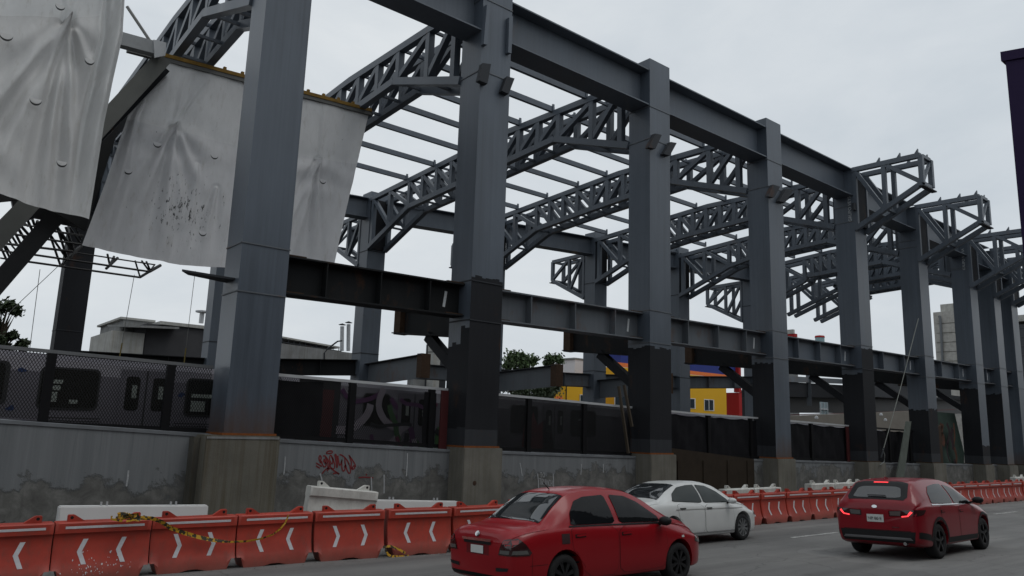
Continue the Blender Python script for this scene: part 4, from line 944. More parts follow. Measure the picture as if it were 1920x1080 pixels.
def make_car(S,label,cat,paintm,glass,glassr):
    """car space: x forward from the tail, y to the left (so -y is the right side), z up from the ground"""
    c=Car(); t=thing(S['name'],label,cat,(0,0,0)); c.root=t; L=S['L']
    zc=pchip(S['zc']); zb=pchip(S['belt']); wb=pchip(S['wb']); wm=pchip(S['wm']); wr=pchip(S['wr']); zu=pchip(S['under'])
    st=sorted(set([0,.006,.02,.045,.08]+[.12+(L-.24)*i/84 for i in range(85)]+[L-.08,L-.045,L-.02,L-.006,L]))
    rows=[]
    for x in st:
        ZC_,ZB,WB,WM,WR,ZU=zc(x),zb(x),wb(x),wm(x),wr(x),zu(x)
        zr=max(ZC_-S['crown']*min(1,WR/.5),ZB+.012); 
        if zr<ZB+.05: WR=min(WR,WB-.03)
        low=[(0,ZU),(WM*.55,ZU),(WM*.90,ZU+.015),(WM*.975,ZU+.10),(WM*1.0,ZU+.30),(WM*1.0,ZU+.42+(ZB-ZU-.42)*.45),(WM*.35+WB*.65+.012,ZB-.05),(WB,ZB)]
        for q in range(1,len(low)):
            if low[q][1]<low[q-1][1]: low[q]=(low[q][0],low[q-1][1]+.001)
        pts=catmull(low,3)
        up=[(WB+(WR-WB)*f+S['tumble']*math.sin(PI*f),ZB+(zr-ZB)*f) for f in (.25,.5,.75)]
        hi=[]
        for a in (0,25,50,70,90):
            a=math.radians(a); r=.55
            hi.append((WR*math.cos(a)**r if a<1.56 else 0,zr+(ZC_-zr)*math.sin(a)**.9))
        rows.append(pts+up+hi)
    k=len(rows[0]); vs=[];K=2*k-2
    for x,r in zip(st,rows):
        ring=[(y,z) for y,z in r]+[(-y,z) for y,z in r[-2:0:-1]]
        for y,z in ring: vs.append(V((x,y,z)))
    K=len(ring); fs=[(i*K+j,(i+1)*K+j,(i+1)*K+(j+1)%K,i*K+(j+1)%K) for i in range(len(st)-1) for j in range(K)]
    fs+=[tuple(range(K)),tuple(range((len(st)-1)*K,len(st)*K))[::-1]]
    c.bvh=BVHTree.FromPolygons([tuple(v) for v in vs],fs)
    body=MB().add(vs,fs).build('body',[paintm,TRIM],t)
    # wheel arches cut with a boolean
    wl=[S['ro'],S['ro']+S['wbase']]; R=S['tyre']
    mm=MB()
    for x in wl:
        for s in (-1,1):
            y0=s*(S['W']/2-.30); y1=s*(S['W']/2+.2); n=28
            mm.prism([(x+(R+.055)*math.cos(2*PI*q/n),y0,R+.01+(R+.055)*math.sin(2*PI*q/n)) for q in range(n)],(0,y1-y0,0),1)
    cut=mm.build('cut',[paintm,TRIM],t)
    md=body.modifiers.new('arches','BOOLEAN'); md.object=cut; md.operation='DIFFERENCE'; md.solver='EXACT'
    dg=bpy.context.evaluated_depsgraph_get(); me=bpy.data.meshes.new_from_object(body.evaluated_get(dg)); body.modifiers.clear(); old=body.data; body.data=me; me.name='body'
    me.materials.clear(); me.materials.append(paintm); me.materials.append(TRIM)
    for p in me.polygons: p.use_smooth=True
    me.set_sharp_from_angle(angle=math.radians(32))
    bpy.data.objects.remove(cut)
    c.bvh=BVHTree.FromPolygons([tuple(v.co) for v in me.vertices],[tuple(p.vertices) for p in me.polygons])
    def patch(kind,poly,name,mat,off=.004,par=None,ml=.07,both=False):
        v,f=poly_fill(poly,ml); mm=MB(); vs=[]; ok=[]
        for a,b in v:
            if kind=='R': o,d=V((a,-3,b)),V((0,1,0))
            elif kind=='L': o,d=V((a,3,b)),V((0,-1,0))
            elif kind=='B': o,d=V((-3,a,b)),V((1,0,0))
            elif kind=='F': o,d=V((L+3,a,b)),V((-1,0,0))
            else: o,d=V((a,b,4)),V((0,0,-1))
            h=c.bvh.ray_cast(o,d)
            if h[0] is None: vs.append(None); continue
            nn=h[1] if h[1].dot(d)<0 else -h[1]; vs.append(h[0]+nn*off)
        f=[q for q in f if all(vs[i] is not None for i in q)]
        vs=[x if x is not None else V((0,0,0)) for x in vs]
        mm.add(vs,f); o=mm.build(name,mat,t,fixn=False,smooth=60)
        # face outward
        me=o.data; flip=0
        for p in me.polygons:
            ctr=p.center
            out={'R':V((0,-1,0)),'L':V((0,1,0)),'B':V((-1,0,0)),'F':V((1,0,0)),'T':V((0,0,1))}[kind]
            if p.normal.dot(out)<0: p.flip()
        me.update()
        if par: o.parent=par
        return o
    c.patch=patch
    # windows, doors
    for side in ('R','L'):
        for d in S['doors']:
            P=d['poly']; cxm=sum(p[0] for p in P)/len(P); czm=sum(p[1] for p in P)/len(P)
            sc=[(cxm+(a-cxm)*1.012,czm+(b-czm)*1.012) for a,b in P]
            patch(side,chaik(sc,.12,2),'door_gap',TRIM,.0015); dd=patch(side,chaik(P,.12,2),'door',paintm,.0035)
            hx,hz=d['handle']; hp=[(hx-.10,hz-.016),(hx+.10,hz-.012),(hx+.10,hz+.018),(hx-.10,hz+.014)]
            patch(side,chaik(hp,.2,1),'handle',S.get('handle',paintm),.022,dd); patch(side,[(hx-.11,hz-.03),(hx+.11,hz-.03),(hx+.11,hz+.02),(hx-.11,hz+.02)],'handle_recess',TRIM,.0055,dd)
        for w in S['side_glass']: patch(side,chaik(w,.07,1),'side_window_trim',TRIM,.006) if S.get('wtrim') else None; patch(side,chaik([( (sum(p[0] for p in w)/len(w))+(a-sum(p[0] for p in w)/len(w))*.965,(sum(p[1] for p in w)/len(w))+(b-sum(p[1] for p in w)/len(w))*.95) for a,b in w],.07,1),'side_window',glass,.009)
        if S.get('beltline'): a,b,z0,z1=S['beltline']; patch(side,[(a,z0-.012),(b,z1-.012),(b,z1+.010),(a,z0+.010)],'trim_or_crease_shade',S['strip_mat'],.010)
        if S.get('clad'):
            for P in S['clad']: patch(side,P,'cladding',TRIM,.006)
    for kind,P,nm,mat,off in S['patches']: patch(kind,P,nm,mat,off)
    # wheels
    for x in wl:
        for s in (-1,1):
            yc=s*(S['W']/2-.135); w=MB(); ax=(0,s,0)
            w.lathe([(R*.62,.10),(R*.70,.115),(R*.93,.105),(R*.985,.08),(R,.04),(R,-.08),(R*.96,-.11),(R*.6,-.11)],(x,yc,R),ax,36)
            wo=w.build('wheel',RUBBER,t,smooth=50)
            r=MB(); r.lathe([(0,.02),(R*.60,.02),(R*.60,-.02)],(x,yc,R),ax,28); o=r.build('brake_disc',TRIM,t,smooth=40); o.parent=wo
            r=MB(); r.lathe([(R*.60,.06),(R*.63,.105),(R*.67,.108),(R*.68,.09)],(x,yc,R),ax,36)
            ns=S.get('spokes',7)
            for q in range(ns):
                a=2*PI*q/ns+.3
                for da in (-.09,.09):
                    p0=V((x+R*.10*math.cos(a),yc+s*.095,R+R*.10*math.sin(a))); p1=V((x+R*.64*math.cos(a+da),yc+s*.085,R+R*.64*math.sin(a+da))); r.bar(p0,p1,.030,.03,(0,1,0))
            r.lathe([(0,.11),(R*.14,.105),(R*.17,.08)],(x,yc,R),ax,16)
            o=r.build('rim',S['rim'],t,smooth=40); o.parent=wo
    # mirrors
    for s in (-1,1):
        mx,mz=S['mirror']; y=s*(S['W']/2+.10)
        mm=MB(); vs=[]; nn=10
        for i in range(nn+1):
            for j in range(nn):
                th=PI*i/nn; ph=2*PI*j/nn; vs.append((mx+.085*math.cos(th)-.02,y+.115*math.sin(th)*math.cos(ph)*1.05,mz+.075*math.sin(th)*math.sin(ph)))
        mm.add(vs,[(i*nn+j,(i+1)*nn+j,(i+1)*nn+(j+1)%nn,i*nn+(j+1)%nn) for i in range(nn) for j in range(nn)])
        mo=mm.build('mirror',S['mirrorm'],t,smooth=80)
        mm=MB(); mm.bar((mx,s*(S['W']/2-.08),mz-.06),(mx,y,mz-.03),.05,.04); o=mm.build('mirror_arm',TRIM,t); o.parent=mo
    return c
def place_car(c,x,y,h):
    c.root.location=V((x,y,gz(x,y)+ZC)); s=math.atan(GX*math.cos(h)+GY*math.sin(h)); r=math.atan(-GX*math.sin(h)+GY*math.cos(h))
    c.root.rotation_euler=(r,-s,h)
def ell(cx,cy,rx,ry,n=14): return [(cx+rx*math.cos(2*PI*k/n),cy+ry*math.sin(2*PI*k/n)) for k in range(n)]
def mirror(P): return [(-a,b) for a,b in P[::-1]]
def both(kind,P,nm,mat,off): return [(kind,P,nm,mat,off),(kind,mirror(P),nm,mat,off)]
# ---- red sedan
S=dict(name='sedan_car',L=4.47,W=1.695,ro=.97,wbase=2.60,tyre=.31,crown=.075,tumble=.028,spokes=8,rim=BLKALLOY,mirror=(3.12,.99),mirrorm=TRIM,handle=RED1,
 zc=[(0,.88),(.03,.95),(.12,.995),(.45,1.02),(.60,1.06),(1.0,1.32),(1.3,1.475),(1.7,1.525),(2.1,1.535),(2.55,1.49),(2.9,1.36),(3.25,1.16),(3.5,1.055),(3.9,.97),(4.2,.86),(4.38,.74),(4.47,.60)],
 belt=[(0,.80),(.15,.90),(.6,.965),(1.2,.98),(2.2,.96),(3.2,.935),(3.7,.88),(4.2,.74),(4.47,.52)],
 wb=[(0,.60),(.05,.68),(.2,.755),(.6,.795),(1.2,.81),(3.0,.80),(3.8,.72),(4.2,.60),(4.4,.46),(4.47,.34)],
 wm=[(0,.66),(.03,.73),(.12,.79),(.4,.835),(.8,.8475),(3.5,.8475),(3.95,.81),(4.25,.70),(4.40,.56),(4.47,.42)],
 wr=[(0,.56),(.2,.70),(.55,.74),(.75,.66),(1.3,.565),(2.4,.56),(2.8,.60),(3.4,.72),(3.8,.66),(4.2,.53),(4.47,.28)],
 under=[(0,.36),(.1,.27),(.5,.20),(4.0,.19),(4.35,.22),(4.47,.30)],
 doors=[dict(poly=[(1.30,.40),(1.52,.26),(2.08,.26),(2.10,.955),(1.10,.985),(1.12,.70)],handle=(1.28,.86)),dict(poly=[(2.12,.26),(3.20,.27),(3.26,.60),(3.20,.93),(2.125,.955)],handle=(2.28,.84))],
 side_glass=[[(1.10,1.00),(1.16,1.17),(1.34,1.345),(1.56,1.405),(2.03,1.425),(2.09,.985)],[(2.16,.985),(2.12,1.425),(2.48,1.395),(2.75,1.29),(3.12,1.04),(3.15,.965)]],
 beltline=(1.08,3.2,.992,.955),strip_mat=TRIM,
 patches=[('T',[(.64,-.62),(.64,.62),(1.22,.52),(1.22,-.52)],'rear_window',GLASSR,.006),('T',[(2.62,-.52),(2.62,.52),(3.38,.66),(3.38,-.66)],'windscreen',GLASS,.006),
  ('B',[(-.27,.62),(.27,.62),(.27,.77),(-.27,.77)],'plate_recess',paint('recess_red',(.13,.006,.01)),.002),('B',[(-.15,.635),(.15,.635),(.15,.745),(-.15,.745)],'number_plate',PLATE,.012),
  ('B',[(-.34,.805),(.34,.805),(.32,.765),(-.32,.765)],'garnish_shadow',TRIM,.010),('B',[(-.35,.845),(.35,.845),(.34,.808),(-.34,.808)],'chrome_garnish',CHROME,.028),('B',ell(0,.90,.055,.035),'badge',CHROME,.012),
  ('B',[(-.69,.30),(.69,.30),(.70,.36),(-.70,.36)],'lower_lip',TRIM,.003)]
  +both('B',[(.44,.42),(.68,.44),(.70,.485),(.44,.47)],'reflector',TRIM,.006)
  +both('B',[(.50,.645),(.53,.74),(.60,.85),(.70,.87),(.74,.78),(.73,.645)],'tail_lamp',LAMPD,.008)+both('B',[(.53,.665),(.71,.665),(.72,.715),(.54,.715)],'reverse_lamp',LAMPC,.012)+both('B',[(.585,.79),(.67,.80),(.69,.845),(.61,.84)],'tail_lens',LAMPR,.013)
  +[(k,P,nm,m_,o) for k in 'RL' for P,nm,m_,o in [([(.02,.645),(.04,.85),(.14,.875),(.24,.79),(.33,.68),(.30,.645)],'tail_lamp',LAMPD,.008),([(.04,.665),(.28,.665),(.25,.715),(.05,.715)],'reverse_lamp',LAMPC,.012),([(.05,.79),(.12,.80),(.15,.85),(.07,.845)],'tail_lens',LAMPR,.013),
     ([(.90,.76),(1.06,.76),(1.06,.90),(.90,.90)],'fuel_flap',plain('dark_primer_flap',(.035,.010,.012),.6),.004),([(3.62,.70),(3.70,.70),(3.69,.735),(3.63,.735)],'side_indicator',PLATE,.008),
     ([(4.02,.62),(4.34,.56),(4.32,.70),(4.08,.80)],'headlamp',LAMPC,.008),([(.30,.50),(.62,.50),(.62,.505),(.30,.505)],'bumper_seam',TRIM,.003),([(.34,.30),(.345,.30),(.345,.66),(.34,.66)],'bumper_seam',TRIM,.003)]])
c1=make_car(S,'red four-door sedan with dark wheels, nearest the camera','car',RED1,GLASS,GLASSR)
mm=MB(); mm.tube([(1.42,0,1.50),(1.30,0,1.60)],.008,6); mm.build('aerial',TRIM,c1.root)
# ---- white sedan
S=dict(name='sedan_car',L=4.85,W=1.83,ro=1.08,wbase=2.78,tyre=.325,crown=.08,tumble=.030,spokes=10,rim=ALLOY,mirror=(3.30,.985),mirrorm=WHITEC,handle=CHROME,wtrim=True,
 zc=[(0,.88),(.03,.96),(.12,1.02),(.6,1.055),(.78,1.09),(1.25,1.31),(1.65,1.425),(2.1,1.47),(2.5,1.47),(2.9,1.41),(3.3,1.24),(3.65,1.06),(3.85,.995),(4.3,.90),(4.6,.80),(4.78,.68),(4.85,.56)],
 belt=[(0,.82),(.15,.92),(.7,.985),(1.4,.97),(2.4,.94),(3.4,.915),(4.0,.86),(4.5,.72),(4.85,.50)],
 wb=[(0,.66),(.05,.73),(.25,.80),(.8,.845),(1.6,.855),(3.2,.85),(4.1,.76),(4.55,.62),(4.78,.46),(4.85,.36)],
 wm=[(0,.72),(.03,.79),(.12,.85),(.4,.90),(.9,.915),(3.8,.915),(4.3,.87),(4.62,.74),(4.78,.60),(4.85,.46)],
 wr=[(0,.60),(.2,.74),(.65,.78),(.9,.70),(1.5,.61),(2.7,.60),(3.1,.66),(3.75,.76),(4.1,.70),(4.5,.56),(4.85,.30)],
 under=[(0,.36),(.1,.28),(.5,.20),(4.3,.18),(4.7,.21),(4.85,.28)],
 doors=[dict(poly=[(1.44,.42),(1.66,.27),(2.26,.26),(2.28,.93),(1.28,.965),(1.30,.72)],handle=(1.46,.85)),dict(poly=[(2.30,.26),(3.42,.27),(3.48,.60),(3.40,.905),(2.305,.93)],handle=(2.48,.83))],
 side_glass=[[(1.16,1.02),(1.30,1.18),(1.60,1.33),(1.95,1.375),(2.24,1.38),(2.28,.96)],[(2.33,.96),(2.29,1.38),(2.70,1.345),(3.02,1.21),(3.34,1.0),(3.37,.94)]],
 beltline=(1.2,3.9,.835,.80),strip_mat=plain('shadow_crease_white',(.30,.30,.29),.5),  # grey strip paints the shade of a body crease along the doors
 patches=[('T',[(.80,-.66),(.80,.66),(1.58,.55),(1.58,-.55)],'rear_window',GLASSR,.006),('T',[(2.98,-.58),(2.98,.58),(3.75,.70),(3.75,-.70)],'windscreen',GLASS,.006),
  ('B',[(-.16,.66),(.16,.66),(.16,.79),(-.16,.79)],'number_plate',PLATE,.010)]+both('B',[(.42,.70),(.74,.70),(.76,.86),(.46,.87)],'tail_lamp',LAMPR,.008)
  +[(k,P,nm,m_,o) for k in 'RL' for P,nm,m_,o in [([(1.30,.265),(3.75,.255),(3.75,.285),(1.30,.295)],'sill_trim',CHROME,.008),([(.02,.70),(.30,.72),(.34,.86),(.06,.87)],'tail_lamp',LAMPR,.008),([(4.40,.62),(4.72,.56),(4.70,.68),(4.46,.76)],'headlamp',LAMPC,.008)]])
c2=make_car(S,'white four-door sedan with silver wheels behind the red sedan','car',WHITEC,GLASSG,GLASSR)
# ---- red hatchback suv
BAR=TRIM
S=dict(name='hatchback_car',L=4.385,W=1.79,ro=.93,wbase=2.61,tyre=.345,crown=.07,tumble=.030,spokes=5,rim=BLKALLOY,mirror=(3.02,1.10),mirrorm=TRIM,handle=RED2,
 zc=[(0,.98),(.02,1.08),(.06,1.14),(.20,1.27),(.42,1.475),(.50,1.525),(.9,1.575),(1.5,1.59),(2.0,1.575),(2.4,1.50),(2.8,1.32),(3.15,1.13),(3.4,1.06),(3.9,1.00),(4.2,.90),(4.33,.80),(4.385,.66)],
 belt=[(0,.92),(.10,1.03),(.5,1.075),(1.2,1.06),(2.2,1.035),(3.0,1.01),(3.6,.95),(4.1,.82),(4.385,.56)],
 wb=[(0,.68),(.04,.76),(.15,.815),(.5,.845),(1.2,.855),(2.9,.845),(3.6,.78),(4.1,.64),(4.3,.52),(4.385,.40)],
 wm=[(0,.72),(.02,.78),(.10,.845),(.3,.885),(.7,.895),(3.5,.895),(3.9,.86),(4.18,.75),(4.32,.62),(4.385,.48)],
 wr=[(0,.62),(.08,.73),(.22,.70),(.45,.62),(1.0,.61),(2.0,.60),(2.5,.65),(3.1,.75),(3.6,.70),(4.1,.55),(4.385,.32)],
 under=[(0,.42),(.06,.32),(.4,.24),(4.0,.22),(4.3,.26),(4.385,.34)],
 doors=[dict(poly=[(1.28,.52),(1.50,.32),(2.02,.31),(2.04,1.01),(1.06,1.04),(1.10,.80)],handle=(1.18,.93)),dict(poly=[(2.06,.31),(3.05,.32),(3.12,.66),(3.05,.985),(2.065,1.01)],handle=(2.22,.90))],
 side_glass=[[(.72,1.09),(.80,1.30),(1.05,1.43),(1.5,1.47),(1.86,1.465),(1.92,1.045)],[(1.97,1.045),(1.91,1.46),(2.25,1.40),(2.55,1.27),(2.98,1.05),(2.99,1.03)]],
 beltline=(.72,2.98,1.07,1.025),strip_mat=CHROME,
 clad=[[(1.30,.29),(3.16,.28),(3.16,.38),(1.30,.40)],
   [(.93+.47*math.cos(a),.36+.47*math.sin(a)) for a in [PI*k/14 for k in range(15)]]+[(.93+.415*math.cos(a),.36+.415*math.sin(a)) for a in [PI*k/14 for k in range(14,-1,-1)]],
   [(3.54+.47*math.cos(a),.36+.47*math.sin(a)) for a in [PI*k/14 for k in range(15)]]+[(3.54+.415*math.cos(a),.36+.415*math.sin(a)) for a in [PI*k/14 for k in range(14,-1,-1)]],
   [(.05,.44),(.47,.38),(.44,.50),(.10,.56),(.05,.56)]],
 patches=[('T',[(.09,-.56),(.09,.56),(.17,.61),(.47,.545),(.52,.38),(.52,-.38),(.47,-.545),(.17,-.61)],'tailgate_black_surround',TRIM,.004),('T',chaik([(.125,-.50),(.125,.50),(.36,.43),(.36,-.43)],.12,2),'rear_window',GLASSR,.009),
  ('T',[(.14,-.20),(.165,-.20),(.17,.18),(.145,.18)],'wiper',TRIM,.03),('T',[(.445,-.15),(.465,-.15),(.465,.15),(.445,.15)],'lit_high_brake_lamp',BRAKE,.014),
  ('T',[(2.48,-.55),(2.48,.55),(3.10,.66),(3.10,-.66)],'windscreen',GLASS,.006),
  ('B',[(-.66,.86),(-.30,.80),(-.24,.78),(.24,.78),(.30,.80),(.66,.86),(.70,.90),(.60,.985),(-.60,.985),(-.70,.90)],'lamp_bar',RED2,.004),
  ('B',[(-.17,.725),(.17,.725),(.17,.875),(-.17,.875)],'number_plate',PLATE,.014),('B',ell(0,1.03,.055,.03),'badge',CHROME,.010),
  ('B',[(-.72,.34),(.72,.34),(.76,.56),(-.76,.56)],'lower_bumper',TRIM,.004),('B',[(-.70,.40),(.70,.40),(.66,.445),(-.66,.445)],'bumper_strip',plain('silver_grey_strip',(.13,.13,.135),.4),.012),('B',[(-.68,.565),(.68,.565),(.68,.575),(-.68,.575)],'bumper_seam',TRIM,.006),
  ('B',[(-.46,.625),(-.32,.625),(-.32,.645),(-.46,.645)],'nameplate',CHROME,.010)]
  +both('B',[(.28,.84),(.72,.87),(.76,.98),(.28,.955)],'tail_lamp',LAMPD,.008)+both('B',[(.30,.865),(.50,.865),(.52,.955),(.30,.945)],'clear_lens',LAMPC,.011)+both('B',[(.53,.835),(.66,.855),(.74,.935),(.70,.955),(.64,.875),(.53,.86)],'lit_tail_lamp',BRAKE,.013)
  +[(k,P,nm,m_,o) for k in 'RL' for P,nm,m_,o in [([(.01,.86),(.22,.90),(.34,.98),(.04,.985)],'tail_lamp',LAMPD,.008),([(3.86,.74),(4.22,.68),(4.20,.80),(3.92,.88)],'headlamp',LAMPC,.008)]])
c3=make_car(S,'deep red compact hatchback with lit tail lamps on the right','car',RED2,GLASS,GLASSR)
h=c3.bvh.ray_cast(V((-3,0,.8)),V((1,0,0)))[0]
mw=Matrix((V((0,-1,0)),V((0,0,1)),V((-1,0,0)))).transposed().to_4x4(); mw.translation=V((h.x-.035,.145,.768)); text_mesh('NP 80 E',.085,'plate_lettering',INK,c3.root,mw)
mm=MB(); mm.tube([(.15,-.55,.33),(-.03,-.55,.33)],.035,12); mm.build('exhaust_tip',CHROME,c3.root)
mm=MB(); mm.prism([(.62,-.012,1.545),(.80,-.012,1.565),(.78,-.012,1.60),(.66,-.012,1.62)],(0,.024,0)); mm.build('roof_fin',RED2,c3.root)
CARS=[(c1,7.04,9.12,-.01),(c2,13.48,12.42,-.005),(c3,16.2,7.58,.03)]
for c,x,y,hd in CARS: place_car(c,x,y,hd)
# ================================================================ background
def px_box(mm,px0,px1,py0,py1,Y,dep,zbot=None,mi=0):
    dep=min(dep,3.0) if px0>900 else dep
    a=at(px0,(py0+py1)/2,Y+(dep if px0>900 else 0));b_=at(px1,(py0+py1)/2,Y); zt=at((px0+px1)/2,py0,Y).z; zb=at((px0+px1)/2,py1,Y).z if zbot is None else zbot
    return mm.box(a.x,b_.x,Y,Y+dep,zb,zt,mi)
GRD=-3.0
def px_boxx(mm,px0,px1,py0,py1,X,dep,zbot=None):
    a=atx(px0,(py0+py1)/2,X);b_=atx(px1,(py0+py1)/2,X); zt=atx((px0+px1)/2,py0,X).z; zb=atx((px0+px1)/2,py1,X).z if zbot is None else zbot
    return mm.box(X,X+dep,b_.y,a.y,zb,zt)
def bld(name,label,cat,px,py,Y,group=None): p=at(px,py,Y); return thing(name,label,cat,(p.x,Y,GRD),group)
WIN=glassm('window_glass',(.03,.04,.05),.08,.6); WFR=plain('white_window_frame',(.6,.6,.58),.5)
# grey flat-roofed workshop beyond the tracks, left
t=bld('workshop_building','grey flat-roofed workshop with a slab canopy, left of the tallest column','building',300,650,62)
mm=MB(); px_box(mm,228,288,600,670,64,8,GRD); mm.build('tall_block',CONCG,t)
mm=MB(); px_box(mm,226,292,597,601,63.9,8.3); mm.build('parapet',CONCL,t)
mm=MB(); px_box(mm,205,268,622,690,60,7,GRD); mm.build('front_wall',CONCL,t)
mm=MB(); px_box(mm,270,398,612,690,60.2,9,GRD); mm.build('dark_wall',plain('dark_block_wall',(.055,.055,.058),.9,0,.2,.4,.8),t)
mm=MB(); a=at(236,609,59); mm.prism([at(236,609,59),at(336,613,59),at(336,617,59),at(236,613,59)],(0,6,.5)); mm.build('slab_canopy',CONCG,t)
mm=MB(); px_box(mm,300,402,607,613,60,9.2); mm.build('roof_edge',CONCL,t)
mm=MB(); p=at(377,606,61); mm.tube([p,p+V((0,0,.9))],.18,10); mm.lathe([(.5,0),(.5,.12),(0,.2)],p+V((0,0,.85)),(0,0,1),12); mm.build('roof_vent',GALV,t)
mm=MB(); px_box(mm,387,400,622,660,60.05,.1); mm.build('side_door',CONCG,t)
# footbridge / viaduct with railing
t=bld('viaduct','pale concrete viaduct with a covered railing right of the tallest column','viaduct',590,660,58)
mm=MB(); mm.prism([at(515,642,58),at(690,666,58),at(690,690,58),at(515,690,58)],(0,9,0)); mm.build('deck_beam',CONCG,t)
mm=MB(); mm.prism([at(515,628,58.5),at(637,650,58.5),at(637,653,58.5),at(515,631,58.5)],(0,6,0)); mm.build('canopy_roof',CONCL,t)
for k in range(12): a=at(520+10.5*k,633+1.75*k,58.6); mm=MB(); mm.bar(a,a+V((0,0,-.9)),.10 if k%4==0 else .05,.05); mm.build('railing_post',DARK2,t)
mm=MB(); mm.bar(at(515,639,58.6),at(640,659,58.6),.07,.07); mm.build('handrail',DARK2,t)
for k,(px,lb) in enumerate(((641,'left one of two thin metal chimney pipes'),(653,'right one of two thin metal chimney pipes'))):
    a=at(px,658,60); b_=at(px+.6,612-4*k,60); t=thing('chimney_pipe',lb,'chimney',a,'metal chimney pipes'); mm=MB(); mm.tube([a,b_],.17,10); mm.build('pipe',plain('grey_pipe',(.36,.37,.38),.5,.3),t)
    mm=MB(); mm.lathe([(.30,0),(.34,.02),(0,.16)],b_+V((0,0,.12)),(0,0,1),12); mm.build('cap',DARK2,t)
t=thing('street_lamp','thin dark lamp post with a bent arm in front of the viaduct','lamp post',at(608,690,50),None)
mm=MB(); mm.tube([at(608,690,50),at(608,662,50),at(614,654,50),at(633,640,50),at(641,639,50)],.06,6); mm.build('arm',DARK2,t)
# pillars seen left of the second column
t=bld('concrete_pillar','pale concrete pillar left of the second front column','pillar',822,700,55); mm=MB(); px_box(mm,812,824,645,760,55,1.2,GRD); mm.build('shaft',CONCL,t); mm=MB(); px_box(mm,824,836,654,760,55.2,1.6,GRD); mm.build('dark_half',DARK2,t)
t=bld('concrete_wall','pale concrete wall below the back girder, left of the second front column','wall',800,720,56); mm=MB(); px_box(mm,774,818,712,760,56,1,GRD); mm.build('wall_face',CONCG,t)
t=bld('signal_post','thin dark post with a small bracket, left of the second front column','post',801,680,50); p=at(801,683,50); mm=MB(); mm.tube([V((p.x,p.y,GRD)),at(801,646,50)],.07,6); mm.build('post',DARK2,t); mm=MB(); mm.bar(at(801,660,50),at(812,660,50),.06,.06); mm.build('bracket',DARK2,t)
# yellow and blue shop building
YB_=plain('yellow_wall_paint',(.66,.36,.012),.7,0,.3,.06,.4); BLU=plain('blue_wall_paint',(.020,.035,.19),.7,0,.3,.08,.4); REDW=plain('red_wall_paint',(.33,.012,.012),.7,0,.3,.08,.4); ORW=plain('orange_stripe',(.75,.17,.03),.7)
t=bld('shop_building','bright yellow building with a blue upper storey and a red corner, beyond the tracks','building',1200,750,75)
mm=MB(); px_box(mm,1030,1133,712,800,75,14,GRD); mm.build('yellow_wall',YB_,t)
mm=MB(); px_box(mm,1128,1362,697,800,74.95,3,GRD); mm.build('yellow_wall',YB_,t)
mm=MB(); px_box(mm,1136,1384,655,694,75.2,14); mm.build('blue_storey',BLU,t)
mm=MB(); px_box(mm,1134,1386,652,656,75.1,14.2); mm.build('roof_parapet',CONCL,t)
mm=MB(); px_box(mm,1136,1384,691,698,75.0,.3); mm.build('orange_stripe',ORW,t)
mm=MB(); px_box(mm,1363,1386,735,800,74.7,14,GRD); mm.build('red_corner',REDW,t)
mm=MB(); px_box(mm,1380,1385,672,735,74.6,1); mm.build('red_mast',REDW,t)
mm=MB(); px_box(mm,1387,1420,730,800,74.9,14,GRD); mm.build('dark_wing',DARK2,t)
for a,b_,y0,y1,k in ((1294,1303,748,765,1),(1321,1338,750,769,2),(1153,1178,738,770,2),(1088,1098,741,752,1)):
    mm=MB(); px_box(mm,a-1.2,b_+1.2,y0-1.2,y1+1.2,74.9,.08); w=mm.build('window',WFR,t)
    for q in range(k):
        s=(b_-a)/k; mm=MB(); px_box(mm,a+s*q+.6,a+s*(q+1)-.6,y0,y1,74.86,.03); o=mm.build('pane',WIN,t); o.parent=w
mm=MB(); px_box(mm,1061,1063,700,752,74.8,.2); mm.build('drain_pipe',DARK2,t)
mm=MB(); px_box(mm,1041,1055,743,752,74.9,.1); mm.build('orange_sign',ORW,t)
t=bld('white_cabin','plain white box building left of the blue storey','building',1073,690,85); mm=MB(); px_box(mm,1053,1094,672,710,85,7,GRD); mm.build('wall',plain('white_render',(.62,.60,.61),.8,0,.2,.06,.3),t); mm=MB(); px_box(mm,1052,1095,670,673,84.9,7.2); mm.build('roof_edge',CONCG,t)
# small things glimpsed beyond
t=bld('apartment_block','pale block with a red roof edge glimpsed right of the fourth front column','building',1485,640,120)
mm=MB(); px_box(mm,1474,1494,629,650,120,3,GRD); mm.build('wall',CONCG,t); mm=MB(); px_box(mm,1472,1495,624,630,119.8,3.3); mm.build('red_roof_edge',REDW,t); mm=MB(); px_box(mm,1470,1490,616,624,120,3); mm.build('roof_block',CONCL,t)
p=at(1537,640,110); t=thing('water_tank','small teal tank with a red lid glimpsed left of the fifth front column','tank',(p.x,p.y,GRD))
mm=MB(); r_=at(1544,640,110).x-p.x; mm.lathe([(0,-10),(r_*.6,-10),(r_*.6,0),(0,0)],at(1537,633,110),(0,0,1),16); mm.build('tank_body',plain('teal_tank',(.22,.34,.36),.6),t)
mm=MB(); mm.lathe([(r_*.66,0),(r_*.6,.5),(0,.7)],at(1537,633,110),(0,0,1),16); mm.build('red_lid',REDW,t)
